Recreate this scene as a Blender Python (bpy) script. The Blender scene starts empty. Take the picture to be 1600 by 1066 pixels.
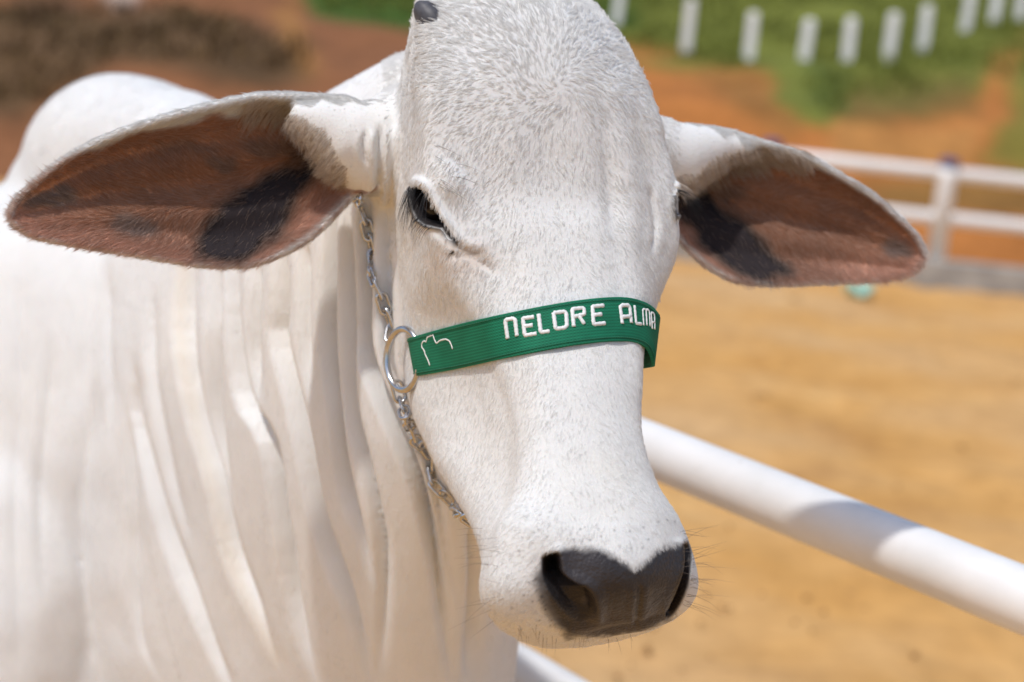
import bpy, bmesh, math, random, os
import numpy as np
from mathutils import Vector, Matrix, kdtree
from mathutils.bvhtree import BVHTree
HAIR = os.environ.get('NOHAIR') is None
rng = np.random.default_rng(7)
random.seed(7)
SC = bpy.context.scene
COL = SC.collection

# ------------------------------------------------------------------ camera
W0, H0 = 1600.0, 1066.0
LENS = 55.0
F = LENS/36.0*W0
PITCH, ROLL = math.radians(8.0), math.radians(6.0)
CAMP = np.array([0.0, 0.0, 1.5])
FWD = np.array([0, math.cos(PITCH), -math.sin(PITCH)])
R0_ = np.array([1.0, 0, 0]); U0_ = np.cross(R0_, FWD)
RIGHT = R0_*math.cos(ROLL)+U0_*math.sin(ROLL)
UP = U0_*math.cos(ROLL)-R0_*math.sin(ROLL)
cam_d = bpy.data.cameras.new('camera'); cam = bpy.data.objects.new('camera', cam_d); COL.objects.link(cam)
m = Matrix(((RIGHT[0], UP[0], -FWD[0], CAMP[0]), (RIGHT[1], UP[1], -FWD[1], CAMP[1]), (RIGHT[2], UP[2], -FWD[2], CAMP[2]), (0, 0, 0, 1)))
cam.matrix_world = m
cam_d.lens = LENS; cam_d.sensor_width = 36.0; cam_d.clip_start = 0.05; cam_d.clip_end = 600
cam_d.dof.use_dof = True; cam_d.dof.focus_distance = 1.165; cam_d.dof.aperture_fstop = 4.0
SC.camera = cam

# ------------------------------------------------------------------ light
SUN_EL, SUN_AZ = math.radians(63), math.radians(-42)      # azimuth: sun stands behind the camera, to the left
wd = bpy.data.worlds.new('World'); SC.world = wd; wd.use_nodes = True
nt = wd.node_tree; nt.nodes.clear()
sky = nt.nodes.new('ShaderNodeTexSky'); sky.sky_type = 'NISHITA'; sky.sun_disc = False
bg = nt.nodes.new('ShaderNodeBackground'); ow = nt.nodes.new('ShaderNodeOutputWorld')
bg.inputs['Strength'].default_value = 0.15
nt.links.new(sky.outputs[0], bg.inputs[0]); nt.links.new(bg.outputs[0], ow.inputs[0])
# direction towards the sun
SD = Vector((math.sin(SUN_AZ)*math.cos(SUN_EL), -math.cos(SUN_AZ)*math.cos(SUN_EL), math.sin(SUN_EL)))
sky.sun_elevation = SUN_EL
sky.sun_rotation = math.atan2(SD.x, SD.y)
sky.air_density = 1.0; sky.dust_density = 2.0; sky.ozone_density = 1.0
sun_d = bpy.data.lights.new('sun', 'SUN'); sun = bpy.data.objects.new('sun', sun_d); COL.objects.link(sun)
sun_d.energy = 2.7; sun_d.angle = math.radians(2.0); sun_d.color = (1.0, 0.975, 0.94)
sun.rotation_euler = SD.to_track_quat('Z', 'Y').to_euler()
vs = SC.view_settings
vs.view_transform = 'Standard'; vs.look = 'None'; vs.gamma = 1.0; vs.use_curve_mapping = False
vs.exposure = -0.11
SC.cycles.use_denoising = True
SC.cycles.max_bounces = 8
SC.cycles_curves.shape = 'RIBBONS'; SC.cycles_curves.subdivisions = 2

# ------------------------------------------------------------------ helpers
def C(px, py, d):
    """picture point at depth d -> camera coordinates (right, up, depth)"""
    px, py, d = np.broadcast_arrays(np.asarray(px, float), np.asarray(py, float), np.asarray(d, float))
    return np.stack([(px-800)/F*d, (533-py)/F*d, d], -1)
def c2w(c):
    c = np.asarray(c, float)
    return CAMP + c[..., 0:1]*RIGHT + c[..., 1:2]*UP + c[..., 2:3]*FWD
def w2c(w):
    v = np.asarray(w, float)-CAMP
    return np.stack([v@RIGHT, v@UP, v@FWD], -1)
def proj(c):
    return 800+c[..., 0]/c[..., 2]*F, 533-c[..., 1]/c[..., 2]*F
def PW(px, py, d): return c2w(C(px, py, d))
WUP = np.array([RIGHT[2], UP[2], FWD[2]])       # world up seen from the camera
def sstep(a, b, x):
    t = np.clip((x-a)/(b-a), 0, 1); return t*t*(3-2*t)
def seg_dist(px, py, pts):
    """distance to a polyline, position along it 0..1 and signed side"""
    pts = np.asarray(pts, float); best = np.full(px.shape, 1e9); tt = np.zeros(px.shape); sd = np.zeros(px.shape)
    L = np.linalg.norm(np.diff(pts, axis=0), axis=1); cum = np.r_[0, np.cumsum(L)]; tot = cum[-1]
    for i in range(len(pts)-1):
        a, b = pts[i], pts[i+1]; ab = b-a
        t = np.clip(((px-a[0])*ab[0]+(py-a[1])*ab[1])/(ab@ab+1e-9), 0, 1)
        dx, dy = px-(a[0]+t*ab[0]), py-(a[1]+t*ab[1])
        dd = np.hypot(dx, dy); k = dd < best
        best = np.where(k, dd, best); tt = np.where(k, (cum[i]+t*L[i])/tot, tt)
        sd = np.where(k, np.sign(ab[0]*dy-ab[1]*dx), sd)
    return best, tt, sd
def poly_sd(px, py, pts):
    """signed distance to polygon, negative inside"""
    pts = [tuple(p) for p in pts]
    d, _, _ = seg_dist(px, py, pts+[pts[0]])
    ins = np.zeros(px.shape, bool)
    for i in range(len(pts)):
        (x1, y1), (x2, y2) = pts[i], pts[(i+1) % len(pts)]
        c = ((y1 > py) != (y2 > py)) & (px < (x2-x1)*(py-y1)/(y2-y1+1e-12)+x1)
        ins ^= c
    return np.where(ins, -d, d)
def vnoise(p, seed=0):
    """cheap smooth value noise in 3D, -1..1"""
    p = np.asarray(p, float); i = np.floor(p).astype(np.int64); f = p-i; f = f*f*(3-2*f)
    def h(ix, iy, iz):
        n = (ix*374761393+iy*668265263+iz*1274126177+seed*974634721) & 0x7fffffff
        n = (n ^ (n >> 13))*1274126177 & 0x7fffffff
        return ((n ^ (n >> 16)) & 0xffff)/32767.5-1
    r = 0
    for dx in (0, 1):
        for dy in (0, 1):
            for dz in (0, 1):
                w = (f[..., 0] if dx else 1-f[..., 0])*(f[..., 1] if dy else 1-f[..., 1])*(f[..., 2] if dz else 1-f[..., 2])
                r = r+w*h(i[..., 0]+dx, i[..., 1]+dy, i[..., 2]+dz)
    return r
def fbm(p, o=4, seed=0):
    r, a, s = 0, 1.0, 0
    for k in range(o):
        r = r+a*vnoise(np.asarray(p)*2**k, seed+k); s += a; a *= .5
    return r/s
def crom(P, t):
    """Catmull-Rom through the rows of P at t in 0..len-1"""
    P = np.asarray(P, float); n = len(P); t = np.clip(np.asarray(t, float), 0, n-1-1e-9)
    i = t.astype(int); f = (t-i); f = f.reshape(f.shape+(1,)*(P.ndim-1))
    g = lambda k: P[np.clip(k, 0, n-1)]
    p0, p1, p2, p3 = g(i-1), g(i), g(i+1), g(i+2)
    return .5*(2*p1+(p2-p0)*f+(2*p0-5*p1+4*p2-p3)*f*f+(3*p1-p0-3*p2+p3)*f**3)
def crom_closed(P, m):
    """closed Catmull-Rom, P (..., n, k) -> (..., m, k)"""
    n = P.shape[-2]; t = np.arange(m)/m*n; i = t.astype(int); f = (t-i)[:, None]
    g = lambda k: P[..., (k) % n, :]
    p0, p1, p2, p3 = g(i-1), g(i), g(i+1), g(i+2)
    return .5*(2*p1+(p2-p0)*f+(2*p0-5*p1+4*p2-p3)*f*f+(3*p1-p0-3*p2+p3)*f**3)
def mesh_obj(name, V, Fc, mat=None, parent=None, smooth=True):
    me = bpy.data.meshes.new(name); me.from_pydata([tuple(map(float, v)) for v in V], [], [tuple(map(int, f)) for f in Fc])
    if smooth: me.polygons.foreach_set('use_smooth', [True]*len(me.polygons))
    me.update()
    if mat: me.materials.append(mat)
    o = bpy.data.objects.new(name, me); COL.objects.link(o)
    if parent: o.parent = parent
    return o
def empty(name, loc=(0, 0, 0)):
    o = bpy.data.objects.new(name, None); COL.objects.link(o); o.location = loc; o.empty_display_size = .1
    return o
def tag(o, label=None, cat=None, group=None, kind=None):
    if label: o['label'] = label
    if cat: o['category'] = cat
    if group: o['group'] = group
    if kind: o['kind'] = kind
    return o
def loft(rings, caps=True):
    """rings (n,m,3) -> closed quads"""
    n, m_ = rings.shape[:2]; V = list(rings.reshape(-1, 3)); Fc = []
    for i in range(n-1):
        for j in range(m_):
            a, b = i*m_+j, i*m_+(j+1) % m_
            Fc.append((a, b, b+m_, a+m_))
    if caps:
        c0 = len(V); V.append(rings[0].mean(0)); c1 = len(V); V.append(rings[-1].mean(0)); e = (n-1)*m_
        for j in range(m_):
            Fc.append((c0, (j+1) % m_, j)); Fc.append((c1, e+j, e+(j+1) % m_))
    return np.array(V), Fc
def tube(pts, rad, m_=12, closed=False, caps=True):
    pts = np.asarray(pts, float); n = len(pts); rad = np.broadcast_to(rad, (n,))
    T = np.roll(pts, -1, 0)-np.roll(pts, 1, 0) if closed else np.gradient(pts, axis=0)
    T /= np.linalg.norm(T, axis=1)[:, None]+1e-12
    a = np.array([0, 0, 1.0]) if abs(T[0][2]) < .9 else np.array([1.0, 0, 0])
    N = np.cross(T[0], a); N /= np.linalg.norm(N); rings = []
    for i in range(n):
        N = N-T[i]*(N@T[i]); N /= np.linalg.norm(N); B = np.cross(T[i], N)
        an = np.arange(m_)/m_*2*math.pi
        rings.append(pts[i]+rad[i]*(np.cos(an)[:, None]*N+np.sin(an)[:, None]*B))
    rings = np.array(rings)
    if not closed: return loft(rings, caps)
    V = rings.reshape(-1, 3); Fc = []
    for i in range(n):
        for j in range(m_):
            a_, b_ = i*m_+j, i*m_+(j+1) % m_; k = (i+1) % n
            Fc.append((a_, b_, k*m_+(j+1) % m_, k*m_+j))
    return V, Fc
def merge(*vf):
    V, Fc, o = [], [], 0
    for v, f in vf:
        V.append(np.asarray(v)); Fc += [tuple(i+o for i in q) for q in f]; o += len(v)
    return np.concatenate(V), Fc

# ------------------------------------------------------------------ materials
class NT:
    def __init__(s, name):
        s.mat = bpy.data.materials.new(name); s.mat.use_nodes = True; s.t = s.mat.node_tree
        s.b = s.t.nodes['Principled BSDF']; s.out = s.t.nodes['Material Output']
    def n(s, ty, **kw):
        x = s.t.nodes.new('ShaderNode'+ty)
        for k, v in kw.items():
            if k.startswith('i_'):
                key = k[2:]; key = int(key) if key.isdigit() else key.replace('_', ' ')
                x.inputs[key].default_value = v
            else: setattr(x, k, v)
        return x
    def l(s, a, b): s.t.links.new(a, b)
    def noise(s, scale, detail=4, coord='Object', rough=.55):
        tc = s.n('TexCoord'); x = s.n('TexNoise', i_Scale=scale, i_Detail=detail, i_Roughness=rough); s.l(tc.outputs[coord], x.inputs['Vector']); return x
    def ramp(s, src, stops):
        r = s.n('ValToRGB'); e = r.color_ramp.elements
        while len(e) < len(stops): e.new(.5)
        for q, (p, c) in zip(e, stops): q.position = p; q.color = (*c, 1) if len(c) == 3 else c
        s.l(src, r.inputs[0]); return r
    def bump(s, src, strength, dist):
        b = s.n('Bump', i_Strength=strength, i_Distance=dist); s.l(src, b.inputs['Height']); s.l(b.outputs[0], s.b.inputs['Normal']); return b
def simple(name, col, rough=.6, metal=0, spec=.5, nscale=None, namp=.12, bump=None):
    k = NT(name); k.b.inputs['Roughness'].default_value = rough; k.b.inputs['Metallic'].default_value = metal
    k.b.inputs['Specular IOR Level'].default_value = spec; k.b.inputs['Base Color'].default_value = (*col, 1)
    if nscale:
        x = k.noise(nscale); a = np.array(col)
        r = k.ramp(x.outputs[0], [(.3, tuple(a*(1-namp))), (.7, tuple(np.minimum(a*(1+namp), .95)))]); k.l(r.outputs[0], k.b.inputs['Base Color'])
    if bump:
        x = k.noise(bump[0]); k.bump(x.outputs[0], bump[1], bump[2])
    return k.mat
M = {}
M['steel'] = simple('steel', (.56, .57, .59), .25, 1.0, nscale=90, namp=.2)
M['eye'] = simple('eye_dark', (.006, .004, .003), .12, 0, .25, nscale=60, namp=.5)
M['lash'] = simple('lash', (.012, .011, .012), .45)
M['whisker'] = simple('whisker', (.10, .075, .06), .4)
M['horn'] = simple('horn', (.06, .06, .07), .55, nscale=120, namp=.4)
M['thread'] = simple('thread', (.80, .80, .79), .55, nscale=400, namp=.08, bump=(1500, .6, .0006))
def mat_rail():
    k = NT('white_paint'); k.b.inputs['Roughness'].default_value = .38
    x = k.noise(9, 6); r = k.ramp(x.outputs[0], [(.25, (.70, .70, .69)), (.5, (.80, .80, .80)), (.75, (.84, .84, .83))])
    sc_ = k.noise(34, 8, rough=.75); rs = k.ramp(sc_.outputs[0], [(.27, (.45, .40, .34)), (.345, (1, 1, 1))]); mm = k.n('MixRGB', blend_type='MULTIPLY'); mm.inputs[0].default_value = .8; k.l(r.outputs[0], mm.inputs[1]); k.l(rs.outputs[0], mm.inputs[2])
    k.l(mm.outputs[0], k.b.inputs['Base Color']); y = k.noise(60, 3); k.bump(y.outputs[0], .08, .002); return k.mat
M['paint'] = mat_rail()
M['post_paint'] = simple('post_paint', (.86, .86, .84), .7, nscale=14, namp=.12, bump=(40, .3, .01))
M['concrete'] = simple('concrete', (.36, .34, .31), .9, nscale=3, namp=.3, bump=(20, .5, .02))
M['cap'] = simple('cap_blue', (.07, .055, .16), .5, nscale=20)
M['scrap'] = simple('scrap', (.30, .55, .46), .5, nscale=20, namp=.2)
M['clod'] = simple('clod', (.34, .18, .06), .95, nscale=30, namp=.3)

# ------------------------------------------------------------------ terrain
def hill_h(x, y):
    x, y = np.asarray(x, float), np.asarray(y, float)
    n = fbm(np.stack([x*.16, y*.16, 0*x], -1), 4, 11)
    base = sstep(20.4, 25.5, y)*1.75 + np.clip(y-24.0, 0, None)*.265
    base = base*(1+.012*np.clip(x, -10, 30)) + sstep(20.5, 24, y)*n*.5
    return base
def dirt_mat():
    k = NT('arena_dirt'); k.b.inputs['Roughness'].default_value = .95; k.b.inputs['Specular IOR Level'].default_value = .15
    a = k.noise(.9, 6, rough=.62); r = k.ramp(a.outputs[0], [(.25, (.42, .205, .062)), (.42, (.59, .315, .098)), (.58, (.66, .37, .128)), (.76, (.71, .46, .20))])
    b = k.noise(.35, 4); r2 = k.ramp(b.outputs[0], [(.42, (0, 0, 0)), (.62, (1, 1, 1))])
    mx = k.n('MixRGB', blend_type='MIX'); mx.inputs[2].default_value = (.62, .40, .20, 1)
    mu = k.n('Math', operation='MULTIPLY'); mu.inputs[1].default_value = .75; k.l(r2.outputs[0], mu.inputs[0]); k.l(mu.outputs[0], mx.inputs[0]); k.l(r.outputs[0], mx.inputs[1])
    c = k.noise(7, 5); r3 = k.ramp(c.outputs[0], [(.3, (.74, .72, .70)), (.6, (1, 1, 1))])
    m2 = k.n('MixRGB', blend_type='MULTIPLY'); m2.inputs[0].default_value = .7; k.l(mx.outputs[0], m2.inputs[1]); k.l(r3.outputs[0], m2.inputs[2])
    k.l(m2.outputs[0], k.b.inputs['Base Color']); d = k.noise(14, 6); k.bump(d.outputs[0], .6, .03); return k.mat
def attr_mat(name, att, rough, nsc, namp, bump):
    k = NT(name); k.b.inputs['Roughness'].default_value = rough; k.b.inputs['Specular IOR Level'].default_value = .2
    a = k.n('Attribute', attribute_name=att); x = k.noise(nsc, 6, rough=.65)
    r = k.ramp(x.outputs[0], [(.3, (1-namp,)*3), (.7, (1+0*namp,)*3)])
    mm = k.n('MixRGB', blend_type='MULTIPLY'); mm.inputs[0].default_value = 1; k.l(a.outputs[0], mm.inputs[1]); k.l(r.outputs[0], mm.inputs[2])
    k.l(mm.outputs[0], k.b.inputs['Base Color']); k.bump(x.outputs[0], bump[0], bump[1]); return k.mat
def set_col(me, att, col):
    a = me.attributes.new(att, 'FLOAT_COLOR', 'POINT'); c = np.ones((len(col), 4)); c[:, :3] = col
    a.data.foreach_set('color', c.astype(np.float32).ravel())
def grid(x0, x1, y0, y1, nx, ny):
    X, Y = np.meshgrid(np.linspace(x0, x1, nx), np.linspace(y0, y1, ny)); i = np.arange((ny-1)*nx).reshape(ny-1, nx)[:, :-1].ravel()
    return X.ravel(), Y.ravel(), [(a, a+1, a+nx+1, a+nx) for a in i]
# arena floor: large sheet with trampled relief where it is seen
xs = np.r_[np.linspace(-80, -12, 12)[:-1], np.linspace(-12, 14, 200), np.linspace(14, 80, 12)[1:]]
ys = np.r_[np.linspace(-60, -2, 8)[:-1], np.linspace(-2, 20.6, 170), [22.5]]
X, Y = [q.ravel() for q in np.meshgrid(xs, ys)]
nx = len(xs); idx = np.arange((len(ys)-1)*nx).reshape(len(ys)-1, nx)[:, :-1].ravel()
Z = .06*fbm(np.stack([X*2.6, Y*2.6, 0*X], -1), 3, 3)+.03*fbm(np.stack([X*.5, Y*.5, 0*X], -1), 2, 5)
g = mesh_obj('ground', np.stack([X, Y, Z], -1), [(a, a+1, a+nx+1, a+nx) for a in idx], dirt_mat()); tag(g, kind='structure')
# hillside
xs = np.r_[np.linspace(-90, -16, 24)[:-1], np.linspace(-16, 22, 210), np.linspace(22, 90, 24)[1:]]
ys = np.r_[np.linspace(20.2, 40, 150), np.linspace(40, 110, 30)[1:]]
X, Y = [q.ravel() for q in np.meshgrid(xs, ys)]
nx = len(xs); idx = np.arange((len(ys)-1)*nx).reshape(len(ys)-1, nx)[:, :-1].ravel()
Z = hill_h(X, Y)-.12+.10*fbm(np.stack([X*1.1, Y*1.1, 0*X], -1), 3, 21)*sstep(20.5, 22, Y)
HV = np.stack([X, Y, Z], -1)
hx, hy = proj(w2c(HV))
wob = fbm(HV*.55, 4, 31); wob2 = fbm(HV*1.6, 3, 41)
hxw, hyw = hx+26*wob+10*wob2, hy+22*vnoise(HV*.5, 77)+12*wob2
orange = np.array([.46, .175, .045]); ochre = np.array([.50, .24, .07]); redsoil = np.array([.27, .115, .050]); brown = np.array([.125, .075, .036]); grassc = np.array([.175, .195, .035]); olive = np.array([.17, .125, .035]); dgreen = np.array([.075, .115, .022])
hc = np.tile(orange, (len(HV), 1))
def zone(poly, col, w=22, amt=1.0):
    global hc
    k = (1-sstep(-w, w, poly_sd(hxw, hyw, poly)))[:, None]*amt; hc = hc*(1-k)+np.asarray(col)*k
zone([(-900, -2000), (700, -2000), (700, 600), (-900, 600)], redsoil, 40)
zone([(930, -3000), (4000, -3000), (4000, 160), (1600, 140), (1500, 150), (1420, 160), (1340, 150), (1290, 205), (1250, 195), (1190, 130), (1100, 104), (1000, 84), (900, 70), (700, 60)], grassc, 14)
zone([(1340, 128), (1520, 120), (1520, 180), (1420, 178), (1330, 205), (1290, 180)], olive, 22, .8)
zone([(1255, 100), (1330, 120), (1335, 165), (1290, 175), (1265, 140)], dgreen, 18, .8)
zone([(1530, 165), (1550, 80), (1600, 70), (1585, 120), (1560, 190)], orange, 14, .8)
zone([(1580, 120), (2400, 100), (2400, 300), (1600, 290), (1520, 250), (1570, 200)], grassc, 20, .8)
zone([(1040, 95), (1180, 128), (1250, 190), (1230, 230), (1130, 150)], olive, 20, .45)
zone([(1340, 290), (1470, 270), (1640, 300), (1640, 350), (1500, 330), (1380, 330)], olive, 20, .6)
zone([(1300, 190), (1400, 190), (1530, 200), (1500, 260), (1300, 260)], ochre, 14, .8)
zone([(-500, 20), (40, 10), (150, 25), (300, 15), (420, 60), (490, 70), (480, 118), (330, 112), (190, 95), (90, 150), (40, 185), (-500, 150)], brown, 20, .95)
zone([(20, -20), (130, -30), (130, 30), (40, 40)], brown*.6, 20, .7)
zone([(330, 70), (470, 50), (470, 110), (330, 115)], brown*.8, 20, .7)
zone([(455, -2000), (990, -2000), (990, 60), (800, 48), (640, 46), (560, 40), (500, 30), (470, -10)], np.array([.060, .12, .018]), 14)
zone([(150, -60), (220, -40), (205, 10), (180, 22), (165, 0)], (.55, .45, .38), 12, .7)
zone([(415, 20), (455, -10), (475, 60), (500, 100), (470, 110), (440, 60)], ochre*.9, 14, .7)
hc *= (1+.16*wob2+.1*wob)[:, None]
hill = mesh_obj('hillside', HV, [(a, a+1, a+nx+1, a+nx) for a in idx], attr_mat('hill_soil', 'Col', .95, 2.2, .3, (.7, .12))); set_col(hill.data, 'Col', np.clip(hc, .01, .9)); tag(hill, kind='structure')
# kerb below the far fence
kb = []
kw = [(-60, 19.30, 0), (60, 19.30, 0)]
def box(x0, x1, y0, y1, z0, z1):
    V = [(x, y, z) for x in (x0, x1) for y in (y0, y1) for z in (z0, z1)]
    return np.array(V, float), [(0, 1, 3, 2), (4, 6, 7, 5), (0, 4, 5, 1), (2, 3, 7, 6), (0, 2, 6, 4), (1, 5, 7, 3)]
o = mesh_obj('kerb', *box(1.0, 40, 19.25, 19.75, -.1, .34), M['concrete'], smooth=False); tag(o, kind='structure')
bv = o.modifiers.new('b', 'BEVEL'); bv.width = .03; bv.segments = 2

# grass blades and dry scrub on the hillside
def blades(name, n, px0, px1, py0, py1, test, h, col, label):
    """leaf blades standing on the hill where the zone test holds"""
    X = rng.uniform(-14, 20, n*6); Y = 20.8+rng.random(n*6)**1.2*16; Z = hill_h(X, Y)-.12
    w = np.stack([X, Y, Z], -1); qx, qy = proj(w2c(w)); k = test(qx, qy)*(fbm(w*.7, 3, 61) > -.25); w = w[k][:n]; n = len(w)
    a = rng.uniform(0, 2*math.pi, n); hh = rng.uniform(*h, n); ww = hh*.09+.01
    ln = rng.normal(0, .45, (n, 2))*hh[:, None]
    t = np.stack([np.cos(a), np.sin(a), 0*a], -1)*ww[:, None]; tip = w+np.c_[ln, hh]; mid = w+np.c_[ln*.3, hh*.6]
    V = np.stack([w-t, w+t, mid+t*.8, mid-t*.8, tip], 1).reshape(-1, 3); i = np.arange(n)*5
    Fc = [(b, b+1, b+2, b+3) for b in i]+[(b+3, b+2, b+4) for b in i]
    o = mesh_obj(name, V, Fc, attr_mat(name+'_leaf', 'Col', .7, 3, .25, (.1, .01)), smooth=False)
    c = np.asarray(col)*rng.uniform(.6, 1.35, (n, 1))*np.array([1, 1, 1])+rng.uniform(0, .03, (n, 1))*np.array([1, .7, .1])
    set_col(o.data, 'Col', np.repeat(c, 5, 0)); return tag(o, label, name.replace('_', ' '), kind='stuff')
def in_grass(x, y): return (poly_sd(x, y, [(480, -3000), (4000, -3000), (4000, 140), (1600, 120), (1420, 150), (1340, 150), (1290, 205), (1250, 195), (1190, 130), (1100, 104), (1000, 80), (640, 46), (500, 20)]) < 0)
blades('grass', 16000, 0, 0, 0, 0, in_grass, (.06, .18), (.165, .195, .035), 'green grass growing over the top of the earth bank')
def in_scrub(x, y): return (poly_sd(x, y, [(-500, 20), (150, 15), (300, 15), (490, 70), (480, 118), (190, 95), (40, 185), (-500, 150)]) < 0)
blades('dry_scrub', 5000, 0, 0, 0, 0, in_scrub, (.10, .28), (.15, .09, .042), 'dead brown scrub lying on the bare red slope')

# far fence
ff = empty('rail_fence', PW(1470, 408, 19.5)); tag(ff, 'white rail fence with blue post caps standing on the grey kerb across the arena', 'fence')
def put(name, V, Fc, mat, parent, smooth=True):
    """mesh given in world coordinates, parented without moving"""
    L = np.array(parent.location) if parent else 0
    return mesh_obj(name, np.asarray(V)-L, Fc, mat, parent, smooth)
fy = 19.5
def px_to_plane(px, py, y):
    d = C(px, py, 1.0); w = c2w(d)-CAMP; s = y/w[1]; return CAMP+w*s
xl_ = px_to_plane(930, 240, fy)[0]
zt = px_to_plane(1470, 270, fy)[2]; zm = px_to_plane(1470, 341, fy)[2]
for z in (zt, zm):
    put('rail', *tube([(xl_, fy, z), (5, fy, z), (10, fy, z), (30, fy, z)], .085, 14), M['paint'], ff)
x1 = px_to_plane(1472, 330, fy)[0]; x0 = px_to_plane(1205, 240, fy)[0]; dxp = x1-x0
for k in range(-2, 6):
    x = x1+k*dxp
    put('post', *tube([(x, fy-.02, .30), (x, fy-.02, zt-.05), (x, fy-.02, zt+.07)], .115, 14), M['paint'], ff)
    put('post_cap', *tube([(x, fy-.02, zt+.07), (x, fy-.02, zt+.17), (x, fy-.02, zt+.20)], [.12, .12, .05], 14), M['cap'], ff)

# white posts on the hill
hp = [(963, 40, 'nearest to the top of the cow head'), (1071, 83, 'second'), (1169, 97, 'third'), (1256, 94, 'fourth'), (1323, 98, 'fifth'), (1388, 90, 'sixth'), (1441, 81, 'seventh'), (1507, 54, 'eighth'), (1552, 36, 'ninth'), (1592, 34, 'tenth')]
tops = [-45, 2, 22, 33, 31, 24, 13, -8, -30, -32]
def ray_hill(px, py):
    w = c2w(C(px, py, 1.0))-CAMP; w /= np.linalg.norm(w)
    s = np.linspace(20, 110, 6000); p = CAMP+w*s[:, None]; hh = hill_h(p[:, 0], p[:, 1])-.12
    k = np.argmax(p[:, 2] < hh); return p[k], s[k]
for i, ((px, py, wd_), ty) in enumerate(zip(hp, tops)):
    b, s = ray_hill(px, py); hgt = (py-ty)/F*s
    o = empty('hill_post', b)
    lab = ('white post on the green hill right beside the cow forehead, cut off by the photo' if i == 0 else 'white post on the green hill, %s in the row counted from the cow head' % wd_)
    tag(o, lab, 'post', 'white posts standing on the green hill')
    r = .085+.008*rng.random(); ln = rng.normal(0, .02, 2)
    V, Fc = loft(np.array([[(sx*r+ln[0]*z, sy*r+ln[1]*z, z) for sx, sy in ((-1, -.8), (-.8, -1), (.8, -1), (1, -.8), (1, .8), (.8, 1), (-.8, 1), (-1, .8))] for z in (-.4, hgt-.06)]+[[(sx*r*.7+ln[0]*hgt, sy*r*.7+ln[1]*hgt, hgt) for sx, sy in ((-1, -.8), (-.8, -1), (.8, -1), (1, -.8), (1, .8), (.8, 1), (-.8, 1), (-1, .8))]]))
    mesh_obj('post_shaft', V, Fc, M['post_paint'], o, False)

# near pipe fence behind the cow
A = PW(1600, 938, 1.42); Bp = PW(1040, 712, 1.75)
dr = (Bp-A); dr /= np.linalg.norm(dr)
nf = empty('pipe_fence', (Bp[0], Bp[1], 0)); tag(nf, 'white steel pipe fence with thick round rails running behind the cow', 'fence')
zr = Bp[2]; sl = ((Bp-CAMP)@FWD); dl = None
for s_ in np.linspace(0, 1.2, 400):          # where the lower rail shows left of the muzzle
    qq = Bp+dr*s_; u_, v_ = proj(w2c(qq[None]))
    if u_[0] < 822: break
dl = (v_[0]-1046)/F*((qq-CAMP)@FWD)
for z in (0, dl, 2*dl):
    q = np.array([Bp+dr*s for s in np.linspace(-3.2, 1.05, 60)]); q[:, 2] += z
    put('rail', *tube(q, .0305, 32), M['paint'], nf)
for s in (-1.6, 1.05):
    q = Bp+dr*s
    put('post', *tube([(q[0], q[1], -.3), (q[0], q[1], .5), (q[0], q[1], q[2]+.04), (q[0], q[1], q[2]+.06)], [.042, .042, .042, .03], 24), M['paint'], nf)

# litter and clods on the arena floor
def ground_at(px, py):
    w = c2w(C(px, py, 1.0))-CAMP; s = -CAMP[2]/w[2]; return CAMP+w*s
q = ground_at(1341, 463)
V = []; n = 9
for i in range(n):
    for j in range(n):
        u, v = i/(n-1)-.5, j/(n-1)-.5
        V.append((u*.26+.03*math.sin(7*v), v*.3, .09+.06*math.sin(5*u+4*v)+.04*math.cos(9*v-3*u)))
Vt = np.array(V); Vb = Vt-np.array([0, 0, .006]); Fc = [(i*n+j, i*n+j+1, (i+1)*n+j+1, (i+1)*n+j) for i in range(n-1) for j in range(n-1)]
o = mesh_obj('plastic_scrap', np.concatenate([Vt, Vb]), Fc+[tuple(x+n*n for x in f[::-1]) for f in Fc], M['scrap']); o.location = q; tag(o, 'crumpled pale turquoise plastic scrap lying on the orange dirt near the kerb', 'litter')
cl = []
spots = [(1190, 625, .06), (1176, 632, .04), (1585, 602, .05), (1330, 930, .02), (1500, 700, .03), (1240, 470, .06)]+[(rng.uniform(850, 1600), rng.uniform(470, 1060), rng.uniform(.006, .014)) for _ in range(120)]
for px, py, r in spots:
    q = ground_at(px, py); a = np.arange(7)/7*2*math.pi; rg = []
    for z, s in ((-.3, .9), (.25, 1), (.6, .6)):
        rg.append(np.stack([q[0]+r*s*np.cos(a)*rng.uniform(.8, 1.2, 7), q[1]+r*s*np.sin(a)*rng.uniform(.8, 1.2, 7), q[2]+r*z+0*a], -1))
    cl.append(loft(np.array(rg)))
o = mesh_obj('dirt_clods', *merge(*cl), M['clod']); tag(o, 'scattered dark clods of earth on the arena floor', 'clods', kind='stuff')

# ------------------------------------------------------------------ cow: source volumes, in camera coordinates
PSI, TH = math.radians(24), math.radians(25)
FACE = np.array([math.sin(PSI), 0, -math.cos(PSI)])
LAT = np.array([math.cos(PSI), 0, math.sin(PSI)])
BACK = -FACE*math.cos(TH)+np.array([0, -1.0, 0])*math.sin(TH)
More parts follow.
